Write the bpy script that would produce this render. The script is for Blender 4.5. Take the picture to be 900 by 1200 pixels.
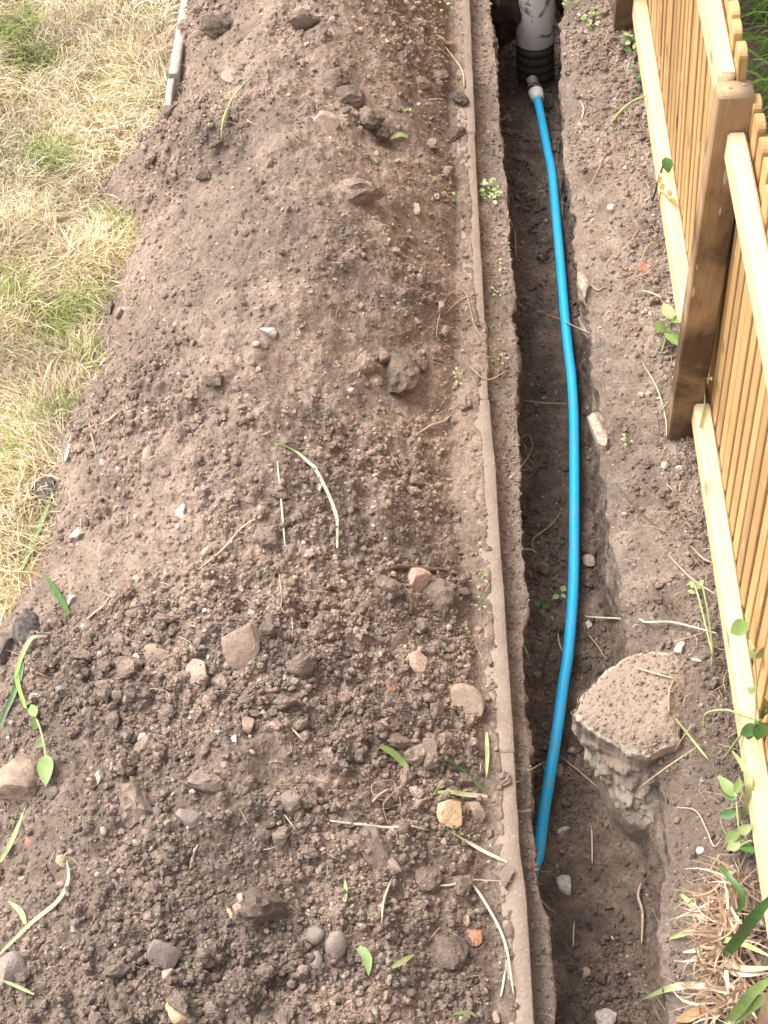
import bpy, bmesh, math, random
import numpy as np
from mathutils import Vector, Matrix, Quaternion

random.seed(7)
RNG = np.random.default_rng(11)
for o in list(bpy.data.objects):
    bpy.data.objects.remove(o)
SC = bpy.context.scene
COL = SC.collection

# ------------------------------------------------------------------ camera
CAM_H, PITCH, ROLL, YAW = 3.0, math.radians(53.5), math.radians(-3.1), math.radians(2.1)
FPX = 2000.0                                    # focal length in pixels of a 900x1200 picture
cd = bpy.data.cameras.new('camera')
cam = bpy.data.objects.new('camera', cd)
COL.objects.link(cam)
cd.sensor_fit = 'VERTICAL'
cd.sensor_height = 36.0
cd.lens = FPX / 1200 * 36
cd.clip_start = 0.05
cd.clip_end = 500
RM = Matrix.Rotation(YAW, 3, 'Z') @ Matrix.Rotation(math.pi / 2 - PITCH, 3, 'X') @ Matrix.Rotation(ROLL, 3, 'Z')
cam.matrix_world = Matrix.Translation((0, 0, CAM_H)) @ RM.to_4x4()
SC.camera = cam

# ------------------------------------------------------------------ light
SUN_DIR = Vector((-0.66, 0.30, 1.0)).normalized()      # towards the sun: left, a little beyond
w = bpy.data.worlds.new('World')
SC.world = w
w.use_nodes = True
wn = w.node_tree.nodes
wl = w.node_tree.links
bg = wn['Background']
sky = wn.new('ShaderNodeTexSky')
sky.sky_type = 'NISHITA'
sky.sun_disc = False
sky.sun_elevation = math.asin(SUN_DIR.z)
sky.sun_rotation = math.atan2(SUN_DIR.x, SUN_DIR.y)
sky.air_density = 1.0
sky.dust_density = 6.0
sky.ozone_density = 0.5
hsv = wn.new('ShaderNodeHueSaturation')          # thin high cloud: a whiter sky
hsv.inputs['Saturation'].default_value = 0.4
wl.new(sky.outputs[0], hsv.inputs['Color'])
wl.new(hsv.outputs[0], bg.inputs[0])
bg.inputs[1].default_value = 0.128
sd = bpy.data.lights.new('sun', 'SUN')
sd.energy = 1.25
sd.angle = math.radians(45)
sd.color = (1.0, 0.95, 0.88)
sun = bpy.data.objects.new('sun', sd)
COL.objects.link(sun)
sun.rotation_euler = SUN_DIR.to_track_quat('Z', 'Y').to_euler()
vs = SC.view_settings
vs.view_transform = 'Standard'
vs.look = 'None'
vs.gamma = 1
vs.use_curve_mapping = False
vs.exposure = 1.32

# ------------------------------------------------------------------ numeric helpers
def ray(px, py):
    return (RM @ Vector(((px - 450) / FPX, -(py - 600) / FPX, -1))).normalized()

def at(px, py, z=0.0):
    d = ray(px, py)
    return Vector((0, 0, CAM_H)) + d * ((z - CAM_H) / d.z)

def poly_x(pts, z=0.0):
    """world x of an edge as a function of world y, from points of that edge at height z"""
    q = sorted([(p.y, p.x) for p in (at(a, b, z) for a, b in pts)])
    ys = np.array([a for a, _ in q]); xs = np.array([b for _, b in q])
    return lambda y: np.interp(y, ys, xs)

def _h(ix, iy, iz, s):
    h = (ix.astype(np.int64) * 374761393 + iy.astype(np.int64) * 668265263 + iz * 1274126177 + s * 2246822519) & 0xFFFFFFFF
    h = ((h ^ (h >> 13)) * 1274126177) & 0xFFFFFFFF
    h = ((h ^ (h >> 16)) * 2654435761) & 0xFFFFFFFF
    return ((h ^ (h >> 15)) & 0xFFFFFF) / float(0x1000000)

def vn3(x, y, z, s=0):
    ix = np.floor(x).astype(np.int64); iy = np.floor(y).astype(np.int64); iz = np.floor(z).astype(np.int64)
    fx = x - ix; fy = y - iy; fz = z - iz
    fx = fx * fx * (3 - 2 * fx); fy = fy * fy * (3 - 2 * fy); fz = fz * fz * (3 - 2 * fz)
    r = 0
    for dx in (0, 1):
        for dy in (0, 1):
            for dz in (0, 1):
                wgt = (fx if dx else 1 - fx) * (fy if dy else 1 - fy) * (fz if dz else 1 - fz)
                r = r + wgt * _h(ix + dx, iy + dy, iz + dz, s)
    return r * 2 - 1

def vn2(x, y, s=0):
    ix = np.floor(x).astype(np.int64); iy = np.floor(y).astype(np.int64)
    fx = x - ix; fy = y - iy
    fx = fx * fx * (3 - 2 * fx); fy = fy * fy * (3 - 2 * fy)
    a = _h(ix, iy, 0, s); b = _h(ix + 1, iy, 0, s); c = _h(ix, iy + 1, 0, s); d = _h(ix + 1, iy + 1, 0, s)
    return ((a * (1 - fx) + b * fx) * (1 - fy) + (c * (1 - fx) + d * fx) * fy) * 2 - 1

def fbm2(x, y, f, o=4, s=0, g=0.5):
    r = 0; a = 1; t = 0
    for k in range(o):
        c, sn = math.cos(k * 1.3 + s), math.sin(k * 1.3 + s)
        r = r + a * vn2((x * c - y * sn) * f + 17.3 * k, (x * sn + y * c) * f - 9.1 * k, s + k)
        t += a; a *= g; f *= 2.07
    return r / t

def fbm3(p, f, o=4, s=0, g=0.5):
    r = 0; a = 1; t = 0
    for k in range(o):
        r = r + a * vn3(p[:, 0] * f + 5.1 * k, p[:, 1] * f - 3.7 * k, p[:, 2] * f + 7.9 * k, s + k)
        t += a; a *= g; f *= 2.03
    return r / t

def lumps(x, y, cell, s, fill=0.7, rmin=0.35, rmax=0.62, flat=0.7):
    """height of a bed of rounded crumbs, one per jittered cell"""
    ix = np.floor(x / cell).astype(np.int64); iy = np.floor(y / cell).astype(np.int64)
    best = np.zeros_like(x)
    for dx in (-1, 0, 1):
        for dy in (-1, 0, 1):
            cx = ix + dx; cy = iy + dy
            jx = (cx + 0.15 + 0.7 * _h(cx, cy, 1, s)) * cell
            jy = (cy + 0.15 + 0.7 * _h(cx, cy, 2, s)) * cell
            r = (rmin + (rmax - rmin) * _h(cx, cy, 3, s)) * cell
            an = _h(cx, cy, 5, s) * 6.28
            ex = 1 + 0.5 * _h(cx, cy, 6, s)
            ux = (x - jx) * np.cos(an) + (y - jy) * np.sin(an)
            uy = (-(x - jx) * np.sin(an) + (y - jy) * np.cos(an)) * ex
            q = 1 - (ux * ux + uy * uy) / (r * r)
            hh = np.sqrt(np.maximum(q, 0)) * r * flat * (0.6 + 0.8 * _h(cx, cy, 7, s))
            hh = np.where(_h(cx, cy, 4, s) < fill, hh, 0)
            best = np.maximum(best, hh)
    return best

def sstep(a, b, x):
    t = np.clip((np.asarray(x, dtype=float) - a) / (b - a), 0, 1)
    return t * t * (3 - 2 * t)

# ------------------------------------------------------------------ object helpers
def link(o):
    COL.objects.link(o); return o

def tag(o, label=None, cat=None, group=None, kind=None):
    if label: o['label'] = label
    if cat: o['category'] = cat
    if group: o['group'] = group
    if kind: o['kind'] = kind
    return o

def empty(name, loc=(0, 0, 0)):
    o = bpy.data.objects.new(name, None); link(o); o.location = loc
    o.empty_display_size = 0.05
    return o

def mesh_np(name, v, f, mat, smooth=True, attr=None):
    """v (n,3), f (m,k) with a constant number of corners"""
    me = bpy.data.meshes.new(name)
    v = np.ascontiguousarray(v, dtype=np.float32); f = np.ascontiguousarray(f, dtype=np.int32)
    me.vertices.add(len(v)); me.vertices.foreach_set('co', v.ravel())
    k = f.shape[1]
    me.loops.add(f.size); me.loops.foreach_set('vertex_index', f.ravel())
    me.polygons.add(len(f)); me.polygons.foreach_set('loop_start', np.arange(len(f), dtype=np.int32) * k)
    me.update(calc_edges=True)
    me.polygons.foreach_set('use_smooth', np.full(len(f), smooth))
    if attr is not None:
        a = me.attributes.new('tint', 'FLOAT_COLOR', 'POINT')
        c = np.ones((len(v), 4), dtype=np.float32); c[:, :3] = attr
        a.data.foreach_set('color', c.ravel())
    if mat: me.materials.append(mat)
    me.update()
    return me

def add_np(name, v, f, mat, parent=None, smooth=True, attr=None, kind=None):
    o = bpy.data.objects.new(name, mesh_np(name, v, f, mat, smooth, attr)); link(o)
    if parent: o.parent = parent
    if kind: o['kind'] = kind
    return o

def add_mesh(name, me, loc=(0, 0, 0), parent=None, rot=None, scale=None):
    o = bpy.data.objects.new(name, me); link(o); o.location = loc
    if parent: o.parent = parent
    if rot is not None:
        o.rotation_mode = 'QUATERNION'; o.rotation_quaternion = rot
    if scale is not None: o.scale = scale
    return o

def bm_mesh(name, bm, mat, smooth=False):
    me = bpy.data.meshes.new(name); bm.to_mesh(me); bm.free()
    for p in me.polygons: p.use_smooth = smooth
    if mat: me.materials.append(mat)
    return me

def grid_faces(ny, nx):
    i = np.arange(ny - 1)[:, None] * nx + np.arange(nx - 1)[None, :]
    i = i.ravel()
    return np.stack([i, i + 1, i + nx + 1, i + nx], 1)

# ------------------------------------------------------------------ materials
class NT:
    def __init__(s, name):
        s.m = bpy.data.materials.new(name); s.m.use_nodes = True
        s.t = s.m.node_tree; s.n = s.t.nodes; s.l = s.t.links
        s.b = s.n['Principled BSDF']
    def new(s, typ, **kw):
        n = s.n.new(typ)
        for k, v in kw.items(): setattr(n, k, v)
        return n
    def set(s, sock, val):
        if hasattr(val, 'is_output') or isinstance(val, bpy.types.NodeSocket): s.l.new(val, sock)
        else: sock.default_value = val
    def pos(s): return s.new('ShaderNodeNewGeometry').outputs['Position']
    def objco(s): return s.new('ShaderNodeTexCoord').outputs['Object']
    def mapping(s, vec, scale):
        n = s.new('ShaderNodeMapping'); s.l.new(vec, n.inputs[0]); n.inputs['Scale'].default_value = scale
        return n.outputs[0]
    def noise(s, vec, scale, detail=3, rough=0.55, dist=0.0):
        n = s.new('ShaderNodeTexNoise'); s.l.new(vec, n.inputs['Vector'])
        n.inputs['Scale'].default_value = scale; n.inputs['Detail'].default_value = detail
        n.inputs['Roughness'].default_value = rough; n.inputs['Distortion'].default_value = dist
        return n.outputs['Fac']
    def rng(s, v, a, b, c=0.0, d=1.0):
        n = s.new('ShaderNodeMapRange'); s.set(n.inputs[0], v)
        for i, q in enumerate((a, b, c, d)): n.inputs[i + 1].default_value = q
        return n.outputs[0]
    def math(s, op, a, b=0.0):
        n = s.new('ShaderNodeMath', operation=op); s.set(n.inputs[0], a); s.set(n.inputs[1], b); return n.outputs[0]
    def mix(s, f, a, b, mode='MIX'):
        n = s.new('ShaderNodeMix', data_type='RGBA', blend_type=mode)
        s.set(n.inputs[0], f)
        for k, q in ((6, a), (7, b)):
            if isinstance(q, tuple): q = (*q, 1) if len(q) == 3 else q
            s.set(n.inputs[k], q)
        return n.outputs[2]
    def grey(s, v):
        n = s.new('ShaderNodeCombineColor')
        for i in range(3): s.set(n.inputs[i], v)
        return n.outputs[0]
    def attr(s, name): return s.new('ShaderNodeAttribute', attribute_name=name).outputs['Color']
    def rnd(s): return s.new('ShaderNodeObjectInfo').outputs['Random']
    def sep(s, v):
        n = s.new('ShaderNodeSeparateXYZ'); s.l.new(v, n.inputs[0]); return n.outputs
    def bump(s, h, strength=0.5, dist=0.003):
        n = s.new('ShaderNodeBump'); s.set(n.inputs['Height'], h)
        n.inputs['Strength'].default_value = strength; n.inputs['Distance'].default_value = dist
        s.l.new(n.outputs[0], s.b.inputs['Normal'])
    def done(s, col, rough=0.95, spec=0.15):
        if isinstance(col, tuple): col = (*col, 1)
        s.set(s.b.inputs['Base Color'], col); s.set(s.b.inputs['Roughness'], rough)
        s.b.inputs['Specular IOR Level'].default_value = spec
        return s.m

def soil_mat(name, dry, dry2, damp, ygrad=None, speck=0.5, tint=False, rnd=False, bias=0.0):
    t = NT(name); p = t.pos()
    n1 = t.noise(p, 2.3, 4, 0.6, 0.4); n2 = t.noise(p, 17, 5, 0.65); n3 = t.noise(p, 130, 4, 0.6); n4 = t.noise(p, 420, 2)
    f = t.rng(t.math('ADD', n1, t.math('MULTIPLY', n2, 0.75)), 0.70 - bias, 1.04 - bias)
    if ygrad:
        g = t.rng(t.sep(p)[1], ygrad[0], ygrad[1], ygrad[2], ygrad[3])
        f = t.math('ADD', f, g)
        n = t.new('ShaderNodeClamp'); t.l.new(f, n.inputs[0]); f = n.outputs[0]
    base = t.mix(t.rng(n2, 0.35, 0.7), dry, dry2)
    c = t.mix(f, base, damp)
    v = t.math('MULTIPLY', t.rng(n3, 0.25, 0.75, 0.66, 1.32), t.rng(n4, 0.2, 0.8, 0.80, 1.20))
    c = t.mix(1.0, c, t.grey(v), 'MULTIPLY')
    if speck:
        vo = t.new('ShaderNodeTexVoronoi'); t.l.new(p, vo.inputs['Vector']); vo.inputs['Scale'].default_value = 95
        dd = t.math('LESS_THAN', vo.outputs['Distance'], 0.22)
        pick = t.math('GREATER_THAN', t.sep(vo.outputs['Color'])[0], 1 - 0.10 * speck)
        c = t.mix(t.math('MULTIPLY', t.math('MULTIPLY', dd, pick), 0.75), c, (0.50, 0.42, 0.34))
    if tint: c = t.mix(1.0, c, t.attr('tint'), 'MULTIPLY')
    if rnd: c = t.mix(1.0, c, t.grey(t.rng(t.rnd(), 0, 1, 0.88, 1.35)), 'MULTIPLY')
    h = t.math('ADD', n3, t.math('MULTIPLY', n4, 0.5))
    t.bump(h, 1.0, 0.006)
    return t.done(c, 0.97, 0.08)

DRY, DRY2, DAMP = (0.352, 0.264, 0.209), (0.278, 0.208, 0.165), (0.188, 0.145, 0.117)
HG = (1.15, 2.7, 0.30, -0.15)
M_HEAP = soil_mat('soil_heap', DRY, DRY2, DAMP, HG, 0.6)
M_CRUMB = soil_mat('soil_crumb', DRY, DRY2, DAMP, HG, 0.2, tint=True)
M_CLOD = soil_mat('soil_clod', DRY, DRY2, DAMP, HG, 0.3, rnd=True)
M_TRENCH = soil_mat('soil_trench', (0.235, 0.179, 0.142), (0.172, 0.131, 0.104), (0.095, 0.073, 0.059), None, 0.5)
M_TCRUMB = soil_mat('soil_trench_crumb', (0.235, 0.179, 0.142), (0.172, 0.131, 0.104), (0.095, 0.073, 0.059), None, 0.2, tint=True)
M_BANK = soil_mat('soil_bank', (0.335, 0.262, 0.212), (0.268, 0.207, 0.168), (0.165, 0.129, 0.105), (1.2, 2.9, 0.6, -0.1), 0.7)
M_BCRUMB = soil_mat('soil_bank_crumb', (0.335, 0.262, 0.212), (0.268, 0.207, 0.168), (0.165, 0.129, 0.105), (1.2, 2.9, 0.6, -0.1), 0.2, tint=True)

M_DCLOD = soil_mat('damp_clod', (0.265, 0.200, 0.160), (0.200, 0.152, 0.122), (0.135, 0.104, 0.085), None, 0.3)
def stone_mat(name, a, b, rough=0.85, scale=60, dust=0.5, dustcol=(0.28, 0.205, 0.165), rnd=0.0, bump=0.8):
    t = NT(name); p = t.objco(); pw = t.pos()
    n = t.noise(p, scale, 5, 0.6, 0.3); n2 = t.noise(pw, 90, 4, 0.6); n3 = t.noise(pw, 300, 2)
    c = t.mix(t.rng(n, 0.3, 0.7), a, b)
    c = t.mix(t.math('MULTIPLY', t.rng(n2, 0.42, 0.58), min(1, dust + 0.25)), c, dustcol)
    if rnd: c = t.mix(1.0, c, t.grey(t.rng(t.rnd(), 0, 1, 1 - rnd, 1 + rnd)), 'MULTIPLY')
    c = t.mix(1.0, c, t.grey(t.rng(n3, 0.2, 0.8, 0.85, 1.15)), 'MULTIPLY')
    t.bump(t.math('ADD', n2, n3), bump, 0.002)
    return t.done(c, rough, 0.25)

M_ST = {
    'beige': stone_mat('beige_stone', (0.42, 0.31, 0.235), (0.34, 0.25, 0.19), dust=0.3),
    'grey': stone_mat('grey_stone', (0.27, 0.235, 0.205), (0.20, 0.17, 0.15), rnd=0.25),
    'dark': stone_mat('dark_stone', (0.16, 0.125, 0.105), (0.22, 0.17, 0.14)),
    'pink': stone_mat('pink_stone', (0.50, 0.34, 0.27), (0.38, 0.26, 0.20), dust=0.3),
    'white': stone_mat('white_stone', (0.66, 0.61, 0.54), (0.50, 0.45, 0.39), dust=0.2, rnd=0.2),
    'yellow': stone_mat('yellow_stone', (0.62, 0.46, 0.29), (0.48, 0.32, 0.16), dust=0.15),
    'brick': stone_mat('brick_chip', (0.50, 0.19, 0.10), (0.36, 0.16, 0.10), dust=0.25),
    'tan': stone_mat('tan_stone', (0.40, 0.30, 0.22), (0.31, 0.235, 0.18), dust=0.3, rnd=0.25),
    'char': stone_mat('charred_lump', (0.030, 0.029, 0.028), (0.085, 0.080, 0.075), dust=0.12),
    'flint': stone_mat('broken_flint', (0.46, 0.35, 0.27), (0.20, 0.13, 0.09), dust=0.25, scale=35),
}

def wood_mat(name, a, b, c3, axis, rnd=0.12, stain=0.0):
    t = NT(name); p = t.objco()
    r = t.rnd()
    off = t.new('ShaderNodeVectorMath', operation='ADD'); t.l.new(p, off.inputs[0])
    cmb = t.new('ShaderNodeCombineXYZ'); 
    for i in range(3): t.l.new(t.math('MULTIPLY', r, 7.0 + 3 * i), cmb.inputs[i])
    t.l.new(cmb.outputs[0], off.inputs[1]); p = off.outputs[0]
    sc = [22, 22, 22]; sc[axis] = 1.3
    g = t.noise(t.mapping(p, sc), 4.0, 5, 0.65, 1.2)
    sc2 = [70, 70, 70]; sc2[axis] = 3
    g2 = t.noise(t.mapping(p, sc2), 4.0, 2)
    n = t.noise(p, 7, 3)
    c = t.mix(t.rng(g, 0.3, 0.7), a, b)
    c = t.mix(t.math('MULTIPLY', t.rng(n, 0.5, 0.75), 0.5), c, c3)
    sk = [9, 9, 9]; sk[axis] = 4.5
    vo = t.new('ShaderNodeTexVoronoi'); t.l.new(t.mapping(p, sk), vo.inputs['Vector']); vo.inputs['Scale'].default_value = 1.0
    kn = t.rng(vo.outputs['Distance'], 0.05, 0.13, 0.75, 0.0)
    c = t.mix(kn, c, tuple(q * 0.35 for q in c3))
    if stain:
        st = t.noise(p, 5.5, 5, 0.65, 0.5)
        c = t.mix(t.math('MULTIPLY', t.rng(t.math('ADD', st, t.rng(t.sep(t.objco())[2], -0.3, 0.62, 0.16, -0.12)), 0.40, 0.62), stain), c, (0.075, 0.048, 0.030))
    c = t.mix(1.0, c, t.grey(t.math('MULTIPLY', t.rng(g2, 0.2, 0.8, 0.9, 1.1), t.rng(r, 0, 1, 1 - rnd, 1 + rnd))), 'MULTIPLY')
    fk = [70, 70, 70]; fk[axis] = 14
    vf = t.new('ShaderNodeTexVoronoi'); t.l.new(t.mapping(p, fk), vf.inputs['Vector']); vf.inputs['Scale'].default_value = 1.0
    fl = t.math('MULTIPLY', t.math('LESS_THAN', vf.outputs['Distance'], 0.3), t.math('GREATER_THAN', t.sep(vf.outputs['Color'])[0], 0.93))
    c = t.mix(t.math('MULTIPLY', fl, 0.65), c, (0.78, 0.66, 0.48))
    t.bump(t.math('ADD', g, g2), 0.35, 0.0015)
    return t.done(c, 0.72, 0.25)

M_RAIL = wood_mat('rail_wood', (0.74, 0.58, 0.37), (0.68, 0.50, 0.29), (0.58, 0.40, 0.20), 1, 0.05)
M_PICKET = wood_mat('picket_wood', (0.57, 0.36, 0.165), (0.46, 0.275, 0.115), (0.34, 0.195, 0.08), 2, 0.22)
M_POST = wood_mat('post_wood', (0.46, 0.31, 0.18), (0.35, 0.225, 0.125), (0.22, 0.14, 0.08), 2, 0.08, 0.85)

def plain(name, col, rough=0.6, spec=0.3, var=0.12, scale=40, trans=0.0):
    t = NT(name); n = t.noise(t.pos(), scale, 3)
    c = t.mix(1.0, col, t.grey(t.rng(n, 0.25, 0.75, 1 - var, 1 + var)), 'MULTIPLY')
    if trans:
        t.b.inputs['Subsurface Weight'].default_value = 0.0
    return t.done(c, rough, spec)

M_STRAW = plain('straw', (0.50, 0.40, 0.27), 0.6, 0.25, 0.2, 90)
M_STRAWW = plain('bleached_straw', (0.58, 0.51, 0.40), 0.55, 0.3, 0.15, 90)
M_ROOT = plain('root', (0.40, 0.29, 0.20), 0.8, 0.15, 0.25, 90)
M_ROOTD = plain('dark_root', (0.13, 0.09, 0.065), 0.85, 0.1, 0.25, 90)
M_BARK = plain('bark', (0.15, 0.105, 0.08), 0.9, 0.1, 0.4, 70)
M_GREEN = plain('fresh_green', (0.19, 0.27, 0.085), 0.45, 0.35, 0.2, 60)
M_GREEND = plain('deep_green', (0.055, 0.13, 0.030), 0.4, 0.4, 0.2, 60)
M_GREENP = plain('pale_green', (0.33, 0.38, 0.17), 0.5, 0.3, 0.2, 60)
M_DRYLEAF = plain('dry_leaf', (0.50, 0.27, 0.14), 0.7, 0.2, 0.25, 60)
M_ORANGE = plain('orange_leaf', (0.55, 0.22, 0.05), 0.7, 0.2, 0.3, 80)

def ramp_blade_mat(name, a, b):
    t = NT(name); g = t.attr('tint')
    c = t.mix(t.sep(g)[0], a, b)
    n = t.noise(t.pos(), 120, 2); c = t.mix(1.0, c, t.grey(t.rng(n, 0.2, 0.8, 0.85, 1.15)), 'MULTIPLY')
    return t.done(c, 0.5, 0.3)
M_BLADE_GW = ramp_blade_mat('green_to_white_blade', (0.22, 0.36, 0.08), (0.58, 0.51, 0.37))

def grass_mat(name):
    t = NT(name); c = t.attr('tint')
    t.done(c, 0.6, 0.2)
    tr = t.new('ShaderNodeBsdfTranslucent'); t.l.new(c, tr.inputs[0])
    mx = t.new('ShaderNodeMixShader'); mx.inputs[0].default_value = 0.3
    t.l.new(t.b.outputs[0], mx.inputs[1]); t.l.new(tr.outputs[0], mx.inputs[2])
    t.l.new(mx.outputs[0], t.n['Material Output'].inputs[0])
    return t.m
M_GRASS = grass_mat('grass_blades')

def blue_mat():
    t = NT('blue_polythene'); n = t.noise(t.pos(), 35, 5, 0.65); n2 = t.noise(t.pos(), 140, 3)
    c = t.mix(t.math('MULTIPLY', t.rng(n, 0.50, 0.70), 0.5), (0.025, 0.50, 0.90), (0.24, 0.33, 0.37))
    c = t.mix(1.0, c, t.grey(t.rng(n2, 0.2, 0.8, 0.92, 1.08)), 'MULTIPLY')
    return t.done(c, t.rng(n, 0.3, 0.7, 0.32, 0.5), 0.4)
M_BLUE = blue_mat()
M_WHITE_PL = stone_mat('white_plastic', (0.86, 0.85, 0.82), (0.80, 0.79, 0.75), 0.4, dust=0.0, bump=0.1)
M_BLACK_PL = stone_mat('black_plastic', (0.025, 0.025, 0.025), (0.045, 0.04, 0.04), 0.5, dust=0.25, bump=0.1)
M_METAL = stone_mat('dull_metal', (0.34, 0.31, 0.28), (0.22, 0.20, 0.18), 0.45, dust=0.2, bump=0.1)

def drain_mat():
    t = NT('dirty_white_drain'); p = t.objco()
    n = t.noise(p, 9, 6, 0.7, 0.8); n2 = t.noise(p, 60, 4); n3 = t.noise(p, 15, 6, 0.7, 0.6)
    c = t.mix(t.rng(n2, 0.3, 0.7), (0.90, 0.88, 0.83), (0.82, 0.79, 0.73))
    c = t.mix(t.math('MULTIPLY', t.rng(n3, 0.56, 0.62), 0.85), c, (0.13, 0.10, 0.08))
    c = t.mix(t.math('MULTIPLY', t.rng(n, 0.60, 0.72), 0.6), c, (0.22, 0.17, 0.13))
    t.bump(n2, 0.3, 0.002)
    return t.done(c, 0.6, 0.3)
M_DRAIN = drain_mat()
M_RIB = stone_mat('dark_ribbed_clay', (0.085, 0.075, 0.068), (0.055, 0.048, 0.042), 0.7, dust=0.4, dustcol=(0.09, 0.07, 0.055))

def concrete_mat(name, a, b, dirt, amount):
    t = NT(name); p = t.pos()
    n = t.noise(p, 14, 6, 0.7, 0.3); n2 = t.noise(p, 110, 4, 0.65); n3 = t.noise(p, 330, 2)
    c = t.mix(t.rng(n2, 0.3, 0.7), a, b)
    c = t.mix(t.math('MULTIPLY', t.rng(n, 0.36, 0.62), amount), c, dirt)
    vo = t.new('ShaderNodeTexVoronoi'); t.l.new(p, vo.inputs['Vector']); vo.inputs['Scale'].default_value = 150
    pk = t.math('MULTIPLY', t.math('LESS_THAN', vo.outputs['Distance'], 0.25), t.math('GREATER_THAN', t.sep(vo.outputs['Color'])[1], 0.85))
    c = t.mix(t.math('MULTIPLY', pk, 0.5), c, (0.55, 0.49, 0.42))
    c = t.mix(1.0, c, t.grey(t.rng(n3, 0.2, 0.8, 0.86, 1.14)), 'MULTIPLY')
    t.bump(t.math('ADD', n2, n3), 0.6, 0.003)
    return t, c
t_, c_ = concrete_mat('dusty_concrete', (0.36, 0.295, 0.245), (0.28, 0.225, 0.185), (0.25, 0.19, 0.15), 0.6)
M_EDGE = t_.done(c_, 0.95, 0.1)
t_, c_ = concrete_mat('pale_concrete', (0.55, 0.50, 0.44), (0.44, 0.39, 0.34), (0.30, 0.23, 0.18), 0.5)
M_EDGE2 = t_.done(c_, 0.95, 0.1)
t_, c_ = concrete_mat('lump_concrete', (0.48, 0.42, 0.35), (0.36, 0.305, 0.25), (0.17, 0.13, 0.10), 0.85)
sl = t_.mix(t_.noise(t_.pos(), 40, 4), (0.32, 0.25, 0.20), (0.25, 0.192, 0.155))
c_ = t_.mix(t_.sep(t_.attr('tint'))[0], c_, sl)
c_ = t_.mix(t_.math('MULTIPLY', t_.sep(t_.attr('tint'))[1], t_.rng(t_.noise(t_.pos(), 45, 3), 0.3, 0.6, 0.25, 1)), c_, (0.50, 0.43, 0.35))
M_LUMP = t_.done(c_, 0.95, 0.1)

def lawn_mat():
    t = NT('lawn_thatch'); p = t.pos(); n = t.noise(p, 6, 5, 0.6); n2 = t.noise(p, 90, 4, 0.7, 1.0)
    c = t.mix(t.rng(n2, 0.3, 0.7), (0.36, 0.27, 0.15), (0.17, 0.13, 0.07))
    c = t.mix(t.math('MULTIPLY', t.rng(n, 0.52, 0.66), 0.55), c, (0.13, 0.14, 0.05))
    t.bump(n2, 0.8, 0.006)
    return t.done(c, 0.95, 0.1)
M_LAWN = lawn_mat()

# ------------------------------------------------------------------ terrain
Y0, Y1 = 0.72, 5.0
def row_ys(dn, df):
    ys = [Y0]
    while ys[-1] < Y1: ys.append(ys[-1] + dn + (df - dn) * (ys[-1] - Y0) / (Y1 - Y0))
    return np.array(ys)

EDGE_R = poly_x([(550, 0), (554.4, 100), (560, 222), (565.6, 315), (574, 489), (580, 544), (583, 600), (591, 711), (597, 800), (610, 1000), (617.8, 1055), (626, 1200)])
LIP_L = poly_x([(573, -20), (581, 67), (586.7, 122), (592, 189), (596.7, 255), (602, 311), (605.6, 389), (609, 422), (608, 489), (611, 555), (613, 633), (616.7, 711), (613, 755),
                (614, 800), (622, 889), (626.7, 978), (631, 1033), (643, 1078), (646.7, 1111), (651, 1167), (652, 1200), (654, 1300)], -0.035)
LIP_R = poly_x([(662, -40), (662, 33), (658, 89), (660, 140), (668, 190), (676, 240), (678, 320), (690, 345), (696, 380), (697, 420), (703, 470), (707, 540), (716, 590), (724, 640), (735, 700), (739, 740), (741, 790),
                (752, 870), (768, 905), (777, 935), (782, 965), (780, 1000), (775, 1030), (779, 1070), (781, 1111), (786, 1200), (788, 1300)], 0.0)
HEAP_L = poly_x([(214, -60), (210, 0), (206, 150), (165, 178), (124, 205), (120, 225), (150, 245), (172, 270), (158, 300), (140, 350), (122, 400), (78, 520), (50, 640), (10, 720), (-60, 830), (-160, 1000), (-220, 1300)])

def pbump(y, py0, py1, s):
    a = at(560, py0).y; b = at(560, py1).y
    lo, hi = min(a, b), max(a, b)
    return sstep(lo - s, lo + s, y) * (1 - sstep(hi - s, hi + s, y))

def edge_cover(y):
    return np.maximum(pbump(y, 366, 448, 0.09), 0.55 * pbump(y, 232, 246, 0.03))

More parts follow.
